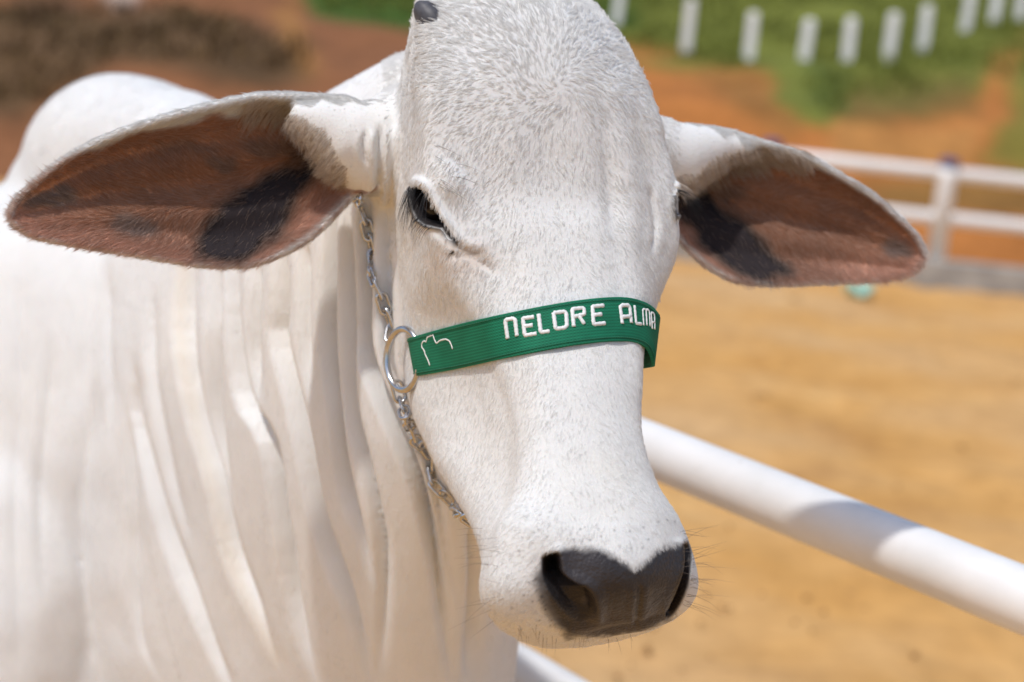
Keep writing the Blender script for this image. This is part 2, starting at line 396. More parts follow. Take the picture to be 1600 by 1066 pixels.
#      y    mid   depth   wd    c2    wm    vm    wv    T
HR = [(-75, 800, 1.285, .012, .008, .020, .03, .02, .07),
      (-55, 812, 1.258, .042, .015, .064, .045, .045, .11),
      (-20, 834, 1.230, .053, .016, .082, .055, .070, .15),
      (40, 858, 1.208, .061, .016, .0935, .058, .085, .18),
      (120, 877, 1.192, .067, .016, .101, .055, .090, .20),
      (200, 890, 1.188, .067, .015, .1045, .052, .092, .22),
      (300, 903, 1.188, .065, .014, .105, .055, .092, .235),
      (355, 910, 1.180, .060, .013, .101, .058, .092, .24),
      (425, 918, 1.168, .053, .012, .083, .065, .090, .235),
      (500, 926, 1.150, .046, .012, .064, .065, .088, .222),
      (580, 934, 1.130, .042, .012, .051, .060, .081, .195),
      (660, 937, 1.110, .039, .012, .047, .055, .072, .165),
      (740, 947, 1.088, .043, .013, .056, .052, .064, .138),
      (800, 961, 1.070, .050, .014, .071, .058, .066, .125),
      (860, 971, 1.060, .053, .016, .079, .064, .070, .118),
      (908, 977, 1.062, .051, .018, .078, .060, .066, .104),
      (944, 976, 1.074, .043, .020, .067, .055, .056, .095),
      (970, 970, 1.094, .026, .018, .043, .045, .038, .075)]
HR = np.array(HR, float)
def head_rings(n=90, m_=72):
    R = crom(HR, np.linspace(0, len(HR)-1, n)); out = []
    for y, mx, d, wd_, c2, wm, vm, wv, T in R:
        half = [(0, 0), (wd_*.55, c2*.28), (wd_, c2), (wm*.97, vm*.55), (wm, vm), (wv*1.0, .62*T+.15*vm), (wv*.82, .86*T), (wv*.4, .985*T), (0, T)]
        P = np.array(half+[(-u, v) for u, v in half[-2:0:-1]])
        P = crom_closed(P, m_)
        out.append(C(mx, y, d)+P[:, :1]*LAT+P[:, 1:]*BACK)
    return np.array(out)
src = []            # (label, V, F, extra)
HRG = head_rings(); src.append(('head', *loft(HRG)))
def head_pt(y, u, v):
    i = np.interp(y, HR[:, 0], np.arange(len(HR))); r = crom(HR, np.array([i]))[0]
    return C(r[1], r[0], r[2])+u*LAT+v*BACK
# lower jaw under the muzzle
src.append(('head', *tube([head_pt(560, 0, .13), head_pt(680, 0, .10), head_pt(800, 0, .09), head_pt(860, 0, .08), head_pt(895, 0, .07)], [.05, .045, .042, .036, .02], 24)))
def ball(c, r, ax=None, n=20, m_=28):
    """ellipsoid, r = three radii along the rows of ax"""
    ax = np.eye(3) if ax is None else np.asarray(ax); th = np.linspace(.02, math.pi-.02, n); ph = np.arange(m_)/m_*2*math.pi
    rings = np.array([[c+r[0]*math.sin(t)*math.cos(p)*ax[0]+r[1]*math.sin(t)*math.sin(p)*ax[1]+r[2]*math.cos(t)*ax[2] for p in ph] for t in th])
    return loft(rings)
# ears
def interp_poly(pts, n):
    pts = np.asarray(pts, float); L = np.r_[0, np.cumsum(np.linalg.norm(np.diff(pts, axis=0), axis=1))]; L /= L[-1]
    return crom(pts, np.interp(np.linspace(0, 1, n), L, np.arange(len(pts))))
ear_in, ear_out = [], []
def ear(Upx, Lpx, dU, dL, cup, backdir, n=70, m_=34):
    Uq, Lq = interp_poly(Upx, n), interp_poly(Lpx, n); t = np.linspace(0, 1, n)
    Uc = C(Uq[:, 0], Uq[:, 1], np.interp(t, [0, .5, 1], dU)); Lc = C(Lq[:, 0], Lq[:, 1], np.interp(t, [0, .5, 1], dL))
    s = np.linspace(0, 1, m_); cd = np.interp(t, [0, .25, .6, 1], cup)
    prof = np.sin(math.pi*np.clip(s, 0, 1)**.72)**.8+.10*np.sin(5*math.pi*s)*np.sin(math.pi*s)
    S = Uc[:, None]*(1-s)[None, :, None]+Lc[:, None]*s[None, :, None]+cd[:, None, None]*prof[None, :, None]*np.asarray(backdir)
    # ribs along the inside
    dT = np.gradient(S, axis=0); dS = np.gradient(S, axis=1); N = np.cross(dT, dS); N /= np.linalg.norm(N, axis=2)[..., None]+1e-12
    if (N[n//2, m_//2] @ np.array([0, 0, -1.0])) < 0: N = -N
    edge = np.minimum(np.minimum(s, 1-s)[None, :]*6, 1)*np.minimum((1-t)[:, None]*8+.3, 1)
    th = .0026+.0022*edge
    rib = .0016*np.sin(2*math.pi*s*3.2+.8)[None, :]*np.sin(math.pi*t)[:, None]*edge
    front, back = S+N*(rib)[..., None], S-N*(2*th)[..., None]
    ring = np.concatenate([front, back[:, ::-1]], 1)
    ear_in.append(front.reshape(-1, 3)); ear_out.append(back.reshape(-1, 3))
    return loft(ring)
LE_U = [(585, 185), (545, 162), (500, 157), (440, 154), (390, 156), (300, 176), (200, 206), (120, 241), (60, 286), (28, 316), (19, 338)]
LE_L = [(585, 285), (560, 292), (535, 318), (495, 360), (445, 393), (385, 413), (320, 413), (240, 401), (140, 384), (60, 369), (22, 346)]
RE_U = [(1040, 215), (1075, 206), (1110, 206), (1150, 213), (1200, 229), (1260, 248), (1310, 276), (1360, 306), (1400, 341), (1430, 372), (1441, 398)]
RE_L = [(1035, 320), (1048, 350), (1070, 380), (1105, 412), (1150, 436), (1210, 443), (1280, 440), (1340, 438), (1390, 434), (1425, 426), (1440, 404)]
src.append(('ear_l', *ear(LE_U, LE_L, (1.265, 1.205, 1.185), (1.275, 1.225, 1.185), (.020, .050, .032, .004), (.15, .22, .96))))
src.append(('ear_r', *ear(RE_U, RE_L, (1.355, 1.36, 1.38), (1.35, 1.36, 1.38), (.018, .045, .030, .004), (-.25, .22, .94))))
src.append(('head', *tube([C(650, 225, 1.33), C(600, 232, 1.285), C(560, 228, 1.268), C(525, 212, 1.257), C(490, 190, 1.247), C(455, 174, 1.238)], [.055, .043, .036, .030, .018, .006], 24)))
src.append(('head', *tube([C(965, 240, 1.33), C(1035, 245, 1.35), C(1065, 245, 1.352), C(1100, 235, 1.358), C(1140, 228, 1.362), C(1180, 232, 1.365)], [.038, .034, .030, .022, .012, .005], 24)))
# neck
vprof_h = np.array([0, .04, .12, .28, .45, .62, .78, .90, .97, 1.0]); vprof_w = np.array([0, .34, .62, .90, 1.0, .98, .86, .60, .32, 0])
def body_ring(top, bot, w, lat, m_=56):
    """ring in a vertical plane; top/bot in camera coordinates"""
    h = .5-.5*np.cos(np.linspace(0, math.pi, m_//2+1)); ww = np.interp(h, vprof_h, vprof_w)*w
    ww = np.convolve(np.pad(ww, 1, mode='edge'), [.25, .5, .25], 'valid')
    a = top[None]*(1-h)[:, None]+bot[None]*h[:, None]
    r1 = a+ww[:, None]*lat; r2 = a-ww[:, None]*lat
    return np.concatenate([r1, r2[-2:0:-1]])
NK = [  # top px, bottom px, depth, half width
    ((715, 75), (775, 730), 1.345, 1.31, .075), ((640, 78), (728, 900), 1.40, 1.37, .098), ((560, 118), (715, 1065), 1.47, 1.44, .118),
    ((470, 170), (715, 1260), 1.58, 1.54, .140), ((390, 215), (670, 1420), 1.72, 1.68, .160), ((320, 235), (560, 1500), 1.86, 1.82, .185), ((255, 240), (430, 1480), 2.0, 1.97, .205), ((180, 260), (300, 1380), 2.12, 2.1, .2)]
nlat = np.array([-.80, 0, -.60]); nlat = nlat-WUP*(nlat@WUP); nlat /= np.linalg.norm(nlat)
K = np.array([np.r_[C(*tp, dt), C(*bp_, db), w] for tp, bp_, dt, db, w in NK]); K = crom(K, np.linspace(0, len(K)-1, 48))
src.append(('neck', *loft(np.array([body_ring(k[:3], k[3:6], k[6], nlat) for k in K]))))
# trunk, in world coordinates along the body axis
BO = np.array([-.50, 2.0, 0]); BD = np.array([-.80, .60, 0]); BL = np.array([.60, .80, 0])
def bw(s, l, z): return BO+BD*s+BL*l+np.array([0, 0, z])
TR = [(-.26, 1.20, .66, .10), (-.16, 1.31, .56, .18), (0, 1.37, .55, .245), (.22, 1.35, .56, .265), (.5, 1.31, .53, .31), (.85, 1.30, .54, .32), (1.15, 1.33, .64, .285), (1.35, 1.30, .76, .22), (1.5, 1.18, .86, .10)]
K = crom(np.array(TR), np.linspace(0, len(TR)-1, 40))
def trunk_ring(s, zt_, zb, w, m_=48):
    a = np.arange(m_)/m_*2*math.pi; zc, hh = (zt_+zb)/2, (zt_-zb)/2
    ca, sa = np.cos(a), np.sin(a)
    return np.array([bw(s, w*math.copysign(abs(c)**.85, c), zc+hh*math.copysign(abs(q)**.9, q)) for c, q in zip(ca, sa)])
src.append(('body', *loft(w2c(np.array([trunk_ring(*k) for k in K])))))
hc_ = w2c(PW(203, 276, 2.03)[None])[0]
bd_c = np.array([BD@RIGHT, BD@UP, BD@FWD]); bl_c = np.array([BL@RIGHT, BL@UP, BL@FWD])
src.append(('body', *ball(hc_, (.175, .118, .130), (bd_c, bl_c, WUP))))
src.append(('body', *ball(w2c(PW(268, 288, 1.97)[None])[0], (.16, .10, .118), (bd_c, bl_c, WUP))))
src.append(('body', *ball(w2c(PW(150, 325, 2.06)[None])[0], (.155, .10, .11), (bd_c, bl_c, WUP))))
def wtube(pts, rad):
    t = np.linspace(0, len(pts)-1, 8*len(pts)); src.append(('body', *tube(w2c(crom(np.array(pts), t)), np.maximum(crom(np.array(rad), t), .004), 20)))
for l in (-.15, .15):
    wtube([bw(.05, l*.5, 1.2), bw(.0, l*.8, 1.05), bw(-.06, l*1.05, .82), bw(.0, l, .62), bw(.01, l*.9, .38), bw(0, l*.9, .20), bw(-.01, l*.9, .06), bw(-.03, l*.9, 0.0)], [.03, .11, .13, .095, .055, .04, .05, .06])
    wtube([bw(1.1, l*.5, 1.15), bw(1.15, l*.9, 1.02), bw(1.2, l*1.25, .84), bw(1.12, l*1.15, .66), bw(1.34, l, .46), bw(1.28, l*.9, .22), bw(1.25, l*.9, .07), bw(1.22, l*.9, 0)], [.04, .16, .18, .12, .06, .042, .05, .06])
wtube([bw(1.46, 0, 1.2), bw(1.55, 0, 1.1), bw(1.55, 0, .8), bw(1.54, 0, .5), bw(1.53, 0, .38)], [.045, .03, .02, .022, .012])
# near shoulder and cheek masses
src.append(('body', *ball(w2c(bw(.04, -.10, .70)[None])[0], (.26, .18, .52), (bd_c, bl_c, WUP))))

# ------------------------------------------------------------------ weld everything into one skin (voxels in log-depth space)
def tolog(c): return np.stack([c[:, 0]/c[:, 2], c[:, 1]/c[:, 2], np.log(c[:, 2])], -1)
def fromlog(q):
    d = np.exp(q[:, 2]); return np.stack([q[:, 0]*d, q[:, 1]*d, d], -1)
V, Fc = merge(*[(v, f) for _, v, f in src])
tmp = mesh_obj('cow_tmp', tolog(V), Fc)
bmx = bmesh.new(); bmx.from_mesh(tmp.data); bmesh.ops.triangulate(bmx, faces=bmx.faces)
# outward normals for each closed shell
bmesh.ops.recalc_face_normals(bmx, faces=bmx.faces); bmx.to_mesh(tmp.data); bmx.free()
md = tmp.modifiers.new('r', 'REMESH'); md.mode = 'VOXEL'; md.voxel_size = .0019; md.use_smooth_shade = True
dg = bpy.context.evaluated_depsgraph_get(); ev = tmp.evaluated_get(dg); me = bpy.data.meshes.new_from_object(ev)
bpy.data.objects.remove(tmp)
nv = len(me.vertices); co = np.empty(nv*3, np.float32); me.vertices.foreach_get('co', co); cc = fromlog(co.reshape(-1, 3).astype(float))
print('cow verts', nv)
# label every vertex by its nearest source
lab_names = ['head', 'ear_in', 'ear_out', 'neck', 'body']
pts, labs = [], []
for name, v, f in src:
    if name.startswith('ear'): continue
    v = v[::2] if len(v) > 3000 else v
    pts.append(v); labs.append(np.full(len(v), lab_names.index(name)))
for e in ear_in: pts.append(e); labs.append(np.full(len(e), 1))
for e in ear_out: pts.append(e); labs.append(np.full(len(e), 2))
pts = np.concatenate(pts); labs = np.concatenate(labs)
kd = kdtree.KDTree(len(pts))
for i, p in enumerate(pts): kd.insert(p, i)
kd.balance()
def edges_of(me):
    e = np.empty(len(me.edges)*2, np.int32); me.edges.foreach_get('vertices', e); return e.reshape(-1, 2)
E = edges_of(me)
def smooth(c, E, w, it, lam=.5):
    n = len(c); deg = np.bincount(E.ravel(), minlength=n).astype(float)
    for _ in range(it):
        s = np.stack([np.bincount(E[:, 0], c[E[:, 1], k], n)+np.bincount(E[:, 1], c[E[:, 0], k], n) for k in range(3)], -1)/deg[:, None]
        c = c+(s-c)*(lam*w)[:, None]
    return c
def smooth_s(a, E, it):
    n = len(a); deg = np.bincount(E.ravel(), minlength=n).astype(float)
    for _ in range(it): a = .5*a+.5*(np.bincount(E[:, 0], a[E[:, 1]], n)+np.bincount(E[:, 1], a[E[:, 0]], n))/deg
    return a
lb = np.array([labs[kd.find(p)[1]] for p in cc])
isear = smooth_s(((lb == 1) | (lb == 2)).astype(float), E, 3)
w = 1-.75*isear
cc = smooth(cc, E, w, 6)
x_, y_ = proj(cc)
# soften joins: head to neck, ear roots, neck to trunk
jw = np.zeros(nv)
for (px, py, r) in ((600, 250, 75), (560, 300, 55), (1050, 240, 50), (1060, 330, 40), (640, 650, 90), (700, 780, 70), (610, 450, 70), (620, 120, 80)):
    jw = np.maximum(jw, 1-sstep(r*.4, r, np.hypot(x_-px, y_-py)))
jw = np.maximum(jw, ((lb == 3) | (lb == 4))*.9)*(1-isear)
cc = smooth(cc, E, jw, 40)
me.vertices.foreach_set('co', cc.astype(np.float32).ravel()); me.update()

# denser faces round the eyes, the nose and the mouth
bmx = bmesh.new(); bmx.from_mesh(me); bmx.verts.ensure_lookup_table()
def dense(bmx, regs):
    c = np.array([v.co for v in bmx.verts]); x, y = proj(c); k = np.zeros(len(c), bool)
    for px, py, rx, ry, d0, d1 in regs: k |= (((x-px)/rx)**2+((y-py)/ry)**2 < 1) & (c[:, 2] > d0) & (c[:, 2] < d1)
    es = [e for e in bmx.edges if k[e.verts[0].index] and k[e.verts[1].index]]
    bmesh.ops.subdivide_edges(bmx, edges=es, cuts=1, use_grid_fill=True, smooth=0)
    bmx.verts.index_update(); bmx.verts.ensure_lookup_table()
dense(bmx, [(670, 330, 95, 95, 1.0, 1.3), (1050, 320, 45, 70, 1.1, 1.33), (950, 910, 200, 120, .9, 1.16)])
dense(bmx, [(668, 328, 62, 62, 1.0, 1.3), (955, 915, 150, 95, .9, 1.13)])
bmx.to_mesh(me); bmx.free()
for p in me.polygons: p.use_smooth = True
nv = len(me.vertices); print('cow verts dense', nv)
def getc(): 
    a = np.empty(nv*3, np.float32); me.vertices.foreach_get('co', a); return a.reshape(-1, 3).astype(float)
def setc(c): me.vertices.foreach_set('co', c.astype(np.float32).ravel()); me.update()
def normals():
    a = np.empty(nv*3, np.float32); me.vertex_normals.foreach_get('vector', a); return a.reshape(-1, 3).astype(float)
cc = getc(); E = edges_of(me)
dm = (np.abs(proj(cc)[0]-955) < 220)*(np.abs(proj(cc)[1]-910) < 140)+(np.hypot(proj(cc)[0]-670, proj(cc)[1]-330) < 110)
cc = smooth(cc, E, dm*1.0, 6); setc(cc)
N = normals()
view = cc/np.linalg.norm(cc, axis=1)[:, None]
if np.mean((N*view).sum(1)[::50] < 0) < .3: print('normals odd')
lb = np.array([labs[kd.find(p)[1]] for p in cc]); X2, Y2 = proj(cc)
front = sstep(.05, .3, -(N*view).sum(1))
neckm = smooth_s(((lb == 3) | (lb == 4)).astype(float), E, 4)
headm = smooth_s((lb == 0).astype(float), E, 2)
fore = cc[:, 2] < 1.30
# --- neck folds
folds = [
    ([(207, 600), (205, 663), (246, 796), (307, 970), (353, 1063), (375, 1120)], .008, 17),
    ([(192, 650), (197, 750), (205, 919), (220, 1001), (251, 1066)], .0045, 16),
    ([(288, 400), (282, 520), (302, 648), (333, 766), (358, 868), (394, 955), (432, 1030)], .013, 20),
    ([(333, 400), (326, 500), (330, 638), (348, 766), (352, 830)], .009, 16),
    ([(358, 400), (354, 500), (374, 622), (410, 689), (435, 817), (456, 930), (500, 1080)], .012, 17),
    ([(394, 400), (391, 535), (400, 630)], .006, 14),
    ([(433, 395), (430, 480), (428, 530), (451, 633), (481, 766), (512, 868), (553, 981), (580, 1080)], .011, 17),
    ([(470, 380), (468, 500), (474, 620)], .005, 13),
    ([(510, 340), (504, 520), (517, 663), (538, 786), (580, 905)], .012, 15),
    ([(540, 330), (536, 520), (540, 622), (563, 725), (594, 853), (597, 981), (589, 1060)], .008, 16),
    ([(570, 350), (560, 470), (562, 551), (604, 653), (650, 766), (681, 878), (693, 981), (705, 1060)], .012, 17),
    ([(600, 340), (596, 520), (618, 640), (668, 740), (690, 830), (715, 940)], .007, 14),
    ([(740, 830), (745, 880), (738, 960), (725, 1066)], .006, 18),
    ([(140, 620), (125, 760), (130, 900), (150, 1000)], .003, 26), ([(75, 560), (62, 760), (70, 940)], .003, 30)]
# every vertex lies between two valleys; the skin swells between them and pinches at each
folds += [([(30, 420), (22, 700), (26, 1066)], .002, 30), ([(-60, 400), (-66, 1066)], .002, 30), ([(240, 470), (236, 600), (262, 740), (300, 860)], .0035, 16), ([(170, 430), (165, 560), (168, 700)], .0025, 20)]
fi = np.nonzero((neckm > .02) & (cc[:, 2] > 1.2) & (Y2 > 150) & (X2 < 900))[0]; fx, fyy = X2[fi], Y2[fi]
wobx = 5*vnoise(np.stack([fx*.02, fyy*.006, 0*fx], -1), 12)
dfold = np.zeros(len(fi))
for pl, a, w in folds:
    pl = interp_poly(pl, 24); o_ = np.argsort(pl[:, 1]); py_, px_ = pl[o_, 1], pl[o_, 0]
    x0_ = np.interp(fyy, py_, px_); lo, hi = py_[0], py_[-1]; sl0, sl1 = (px_[3]-px_[0])/(py_[3]-py_[0]), (px_[-1]-px_[-4])/(py_[-1]-py_[-4])
    x0_ = x0_+np.where(fyy < lo, (fyy-lo)*sl0, 0)+np.where(fyy > hi, (fyy-hi)*sl1, 0)+wobx; L_ = hi-lo
    fade = sstep(lo-.12*L_, lo+.16*L_, fyy)*(1-sstep(hi-.4*L_, hi+.06*L_, fyy)); dx_ = fx-x0_
    q = np.where(dx_ > 0, dx_/(w*1.55), -dx_/(w*.9))
    dfold = np.minimum(dfold, -2.4*a*fade*np.clip(1-q, 0, 1)**2.2)
disp = np.zeros(nv); disp[fi] = dfold
disp += .005*fbm(np.stack([X2*.007, Y2*.0025, 0*X2], -1), 2, 5)
cc = cc+N*(disp*neckm*front*(cc[:, 2] > 1.2))[:, None]+N*(.010*fbm(cc*5.5, 3, 91)*(cc[:, 2] > 1.7)*neckm)[:, None]
# --- face: muscle relief and creases
def crease(pl, a, w, lip=.5):
    d, t, s = seg_dist(X2, Y2, interp_poly(pl, 16)); fade = sstep(0, .2, t)*sstep(0, .25, 1-t)
    return a*fade*(-np.exp(-(d/(w*.5))**2)+lip*np.exp(-((d-w*1.3)/(w*.8))**2))
fd = np.zeros(nv)
def bumpf(px, py, rx, ry, a, rot=0):
    c_, s_ = math.cos(math.radians(rot)), math.sin(math.radians(rot)); dx, dy = X2-px, Y2-py
    return a*np.exp(-((c_*dx+s_*dy)/rx)**2-((-s_*dx+c_*dy)/ry)**2)
fd += bumpf(705, 288, 40, 26, .005, 50)          # brow over the left eye
fd += bumpf(668, 325, 62, 70, .004)              # orbit
fd += bumpf(1050, 315, 30, 60, .004)
fd += bumpf(745, 412, 40, 16, -.002, 25)+bumpf(690, 440, 70, 40, .003, 20)
fd += bumpf(800, 470, 30, 120, -.0012, -8)+bumpf(795, 650, 42, 95, .0055, -8)       # hollow beside the nose bridge
fd += bumpf(760, 560, 50, 120, .004, -20)        # cheek
fd += bumpf(860, 250, 50, 130, -.004, -10)       # dip in the forehead
fd += bumpf(985, 290, 22, 120, .004, -5)+bumpf(955, 300, 14, 110, -.003, -5)
fd += bumpf(820, 830, 70, 40, .005)+bumpf(800, 930, 50, 50, .004)
fd += bumpf(935, 800, 60, 28, -.003)
for pl, a, w in (([(690, 352), (708, 378), (735, 392), (768, 395)], .0022, 9), ([(700, 398), (740, 402), (775, 425)], .0014, 10), ([(700, 240), (728, 268), (735, 300)], .0007, 12),
                 ([(615, 165), (612, 280), (618, 400)], .002, 12), ([(632, 190), (630, 260), (634, 290)], .0018, 8), ([(595, 190), (592, 290), (578, 335)], .006, 11), ([(573, 200), (568, 230), (574, 262)], .003, 7),
                 ([(1010, 290), (1022, 350), (1018, 400)], .0018, 8)):
    fd += crease(pl, a, w)
fd += .0011*fbm(cc*26, 3, 55)
cc = cc+N*(fd*np.maximum(headm, .6*neckm)*front*fore)[:, None]
setc(cc); cc = smooth(cc, E, np.where(neckm > .5, .35, .3)*(1-.9*((lb == 1) | (lb == 2))), 2); setc(cc); N = normals(); X2, Y2 = proj(cc)
jm = smooth_s(neckm, E, 12); jm = np.clip(4*jm*(1-jm), 0, 1)*(X2 > 560); cc = smooth(cc, E, jm, 25); setc(cc); N = normals(); X2, Y2 = proj(cc)
# --- nostrils and nose pad: (nostril axis in the picture, depth)
PAD = [(850, 866), (873, 859), (910, 856), (937, 857), (957, 864), (974, 879), (991, 887), (1005, 877), (1016, 863), (1030, 854), (1062, 848), (1078, 842), (1083, 870), (1076, 915), (1060, 948), (1050, 972), (1000, 992), (940, 1000), (882, 1000), (872, 975), (856, 940), (842, 900), (844, 874)]
psd = poly_sd(X2, Y2, PAD)
mz = (cc[:, 2] < 1.135)*headm*sstep(.0, .25, -(N*view).sum(1))
nd = np.zeros(nv)
NOSL = [(846, 872), (858, 863), (872, 864), (876, 880), (879, 895), (897, 908), (918, 917), (928, 938), (927, 958), (908, 968), (886, 960), (866, 936), (850, 904)]
NOSR = [(1066, 850), (1076, 850), (1081, 868), (1077, 905), (1066, 938), (1052, 960), (1040, 962), (1046, 940), (1058, 910), (1066, 880)]
sdL, sdR = poly_sd(X2, Y2, interp_poly(NOSL+NOSL[:1], 60)[:-1]), poly_sd(X2, Y2, interp_poly(NOSR+NOSR[:1], 60)[:-1])
dpt = np.interp(Y2+.25*(X2-860), [860, 885, 910, 940, 975], [.010, .026, .022, .011, .006])
nd -= dpt*sstep(-1.5, 13, -sdL)
edR, _, _ = seg_dist(X2, Y2, interp_poly([(874, 866), (880, 893), (899, 905), (921, 914), (932, 938), (934, 962)], 24))
nd += .0034*np.exp(-(edR/11)**2)*sstep(-2, 3, sdL)
nd += bumpf(902, 981, 34, 9, .0042, 8)
nd -= .013*sstep(-1, 7, -sdR); edR2, _, _ = seg_dist(X2, Y2, interp_poly([(1062, 850), (1062, 880), (1051, 911), (1037, 946)], 20)); nd += .0022*np.exp(-(edR2/8)**2)*sstep(-2, 2, sdR)
nd += bumpf(972, 900, 66, 46, .0075)             # pad
nd += crease([(990, 900), (996, 940), (992, 985)], .0016, 8)
nd += crease([(885, 978), (930, 985), (990, 975), (1040, 955)], .002, 8)
padm = 1-sstep(-5, 3, psd)
nd += padm*.00022*vnoise(cc*300, 3)
cc = cc+N*(nd*mz)[:, None]
setc(cc); cc = smooth(cc, E, mz*.8, 2); setc(cc)
# --- eye openings
EYES = []
def eye(px, py, pts, upper, r0, dmax):
    """sinks the lid opening; keeps its centre on the skin and the outward normal"""
    global cc
    N = normals(); x, y = proj(cc); ok = (cc[:, 2] < dmax)*(headm > .3)*(-(N*view).sum(1) > -.1)
    sd = poly_sd(x, y, pts); near = (sd < 0)*ok > 0
    if not near.any():
        print('eye not found', px, py); return 0*x, 0*x
    cen = cc[near].mean(0); nn = N[near].mean(0); nn /= np.linalg.norm(nn)
    ins = (1-sstep(-3.5, 2.0, sd))*ok
    du, tu, su = seg_dist(x, y, interp_poly(upper, 20)); out = (sd > -1)
    lid = np.exp(-((du-6)/6.5)**2)*out*sstep(0, .15, tu)*(1-sstep(.75, 1, tu))*ok
    low = np.exp(-((sd-4)/4)**2)*(du > 9)*ok
    cc = cc-nn*(ins*.015)[:, None]+N*(lid*.0036+low*.0020)[:, None]
    setc(cc); EYES.append((cen, nn, px, py, r0))
    return ins, np.clip(low*.75+(1-sstep(0, 2.5, sd))*ok, 0, 1)
eyeL, rimL = eye(667, 325, [(641, 294), (650, 290), (661, 292), (668, 303), (674, 315), (682, 330), (690, 345), (699, 359), (711, 378), (703, 371), (691, 357), (680, 353), (666, 349), (656, 341), (649, 327), (645, 309)],
                 [(641, 292), (650, 288), (662, 292), (674, 314), (690, 344), (705, 368)], .0205, 1.3)
eyeR, rimR = eye(1061, 318, [(1056, 302), (1066, 304), (1072, 318), (1066, 330), (1057, 335), (1054, 320)], [(1052, 296), (1066, 299), (1073, 314)], .019, 1.34)
cc = smooth(cc, E, (np.hypot(proj(cc)[0]-668, proj(cc)[1]-328) < 70)*.5, 2); setc(cc)
N = normals(); X2, Y2 = proj(cc)

# ------------------------------------------------------------------ coat pigment
coat = np.array([.755, .755, .745]); col = np.tile(coat, (nv, 1)); P3 = cc
def mixc(k, c):
    global col
    k = np.clip(k, 0, 1)[:, None]; col = col*(1-k)+np.asarray(c)*k
n1 = fbm(P3*9, 4, 1); n2 = fbm(P3*40, 3, 2)
mixc(.18*sstep(-.2, .6, n1), (.77, .72, .64))
mixc(neckm*.1*sstep(-.3, .5, fbm(np.stack([X2*.01, Y2*.004, 0*X2], -1), 3, 8)), (.74, .71, .67))
# grey roan on the poll and the upper forehead
mixc(headm*sstep(590, 640, X2)*.27*(1-sstep(40, 260, np.hypot((X2-760)*.75, (Y2-70)*1.0)))*sstep(-.9, .3, n1+n2*.6), (.42, .41, .40))
mixc(headm*.35*(1-sstep(20, 70, np.hypot(X2-655, (Y2-90)*.6)))*sstep(-.3, .4, n2), (.40, .38, .35))
mixc(headm*.30*(1-sstep(30, 90, np.hypot((X2-1000), (Y2-180)*.7)))*sstep(-.3, .5, n2+n1), (.62, .56, .45))
mixc(headm*.4*sstep(250, 420, Y2)*(X2 > 600), (.66, .645, .61))
# yellowish stain on the bridge and in the fold
mixc(.35*(1-sstep(20, 90, np.hypot((X2-930)*.8, Y2-770)))*sstep(-.5, .5, n1), (.78, .66, .44))
dF, tF, _ = seg_dist(X2, Y2, interp_poly(folds[2][0], 24)); mixc(neckm*.28*np.exp(-(dF/13)**2), (.72, .60, .42))
mixc(neckm*.25*(1-sstep(10, 50, np.hypot((X2-745)*1.2, (Y2-960)*.35))), (.76, .66, .48))
mixc(neckm*.25*(1-sstep(20, 90, np.hypot(X2-110, (Y2-960)))), (.74, .66, .58))
mixc(neckm*.3*sstep(-.1, .5, fbm(P3*6, 4, 33))*(X2 < 420), (.62, .62, .62))
# pink skin round the eye and dark lid edges
mixc(headm*.45*(1-sstep(20, 75, np.hypot(X2-725, (Y2-405)*1.6)))*fore, (.66, .52, .42))
mixc(headm*.55*np.exp(-(seg_dist(X2, Y2, interp_poly([(716, 384), (728, 394), (745, 398), (757, 400)], 10))[0]/7)**2)*fore, (.36, .26, .17))
mixc(headm*.8*np.exp(-(seg_dist(X2, Y2, interp_poly([(690, 350), (700, 364), (712, 379)], 10))[0]/3)**2)*fore, (.06, .05, .05))
mixc((1-sstep(2, 5, np.hypot(X2-707, Y2-395)))*fore*headm, (.05, .04, .03))
lidd = np.clip(eyeL*1.4+rimL, 0, 1); mixc(lidd, (.022, .018, .018)); mixc(np.clip(eyeR*1.4+rimR, 0, 1), (.03, .024, .022))
# nose pad
X2n, Y2n = X2+2.6*vnoise(P3*260, 9)+3.5*vnoise(P3*90, 19), Y2+3.2*vnoise(P3*260, 10)+4*vnoise(P3*80, 20)
psd = poly_sd(X2n, Y2n, PAD); mzc = (cc[:, 2] < 1.14)*(headm > .4)
padm = (1-sstep(-11, 6, psd))*mzc
mixc(mzc*(1-sstep(0, 26, psd))*.25*sstep(-.2, .4, n2), (.45, .42, .40))
mixc(padm, (.036, .033, .036)); mixc(padm*(1-sstep(15, 55, np.hypot(X2-908, Y2-884)))*.4, (.070, .062, .066)); mixc(padm*(1-sstep(10, 40, np.hypot((X2-960)*.5, Y2-985)))*.3, (.065, .052, .048))
sdL, sdR = poly_sd(X2, Y2, interp_poly(NOSL+NOSL[:1], 60)[:-1]), poly_sd(X2, Y2, interp_poly(NOSR+NOSR[:1], 60)[:-1])
mixc(mzc*(1-sstep(-4, 4, sdL)), (.022, .019, .020)); mixc(mzc*(1-sstep(-3, 3, sdR)), (.016, .013, .014))  # shade of both nostril hollows put into the colour
mixc(mzc*(1-sstep(.6, 1.2, np.hypot((X2-862)/15, (Y2-888)/26))), (.008, .007, .007))  # deepest shade of the left nostril hole, painted near black
mixc(mzc*.7*(1-sstep(2, 9, np.hypot((X2-913), (Y2-938)*.8))), (.055, .050, .052))  # grey reflection on the inner nostril wall, painted in
mixc(mzc*.8*(1-sstep(8, 26, seg_dist(X2, Y2, interp_poly([(852, 905), (862, 940), (880, 965)], 12))[0])), (.03, .028, .03))
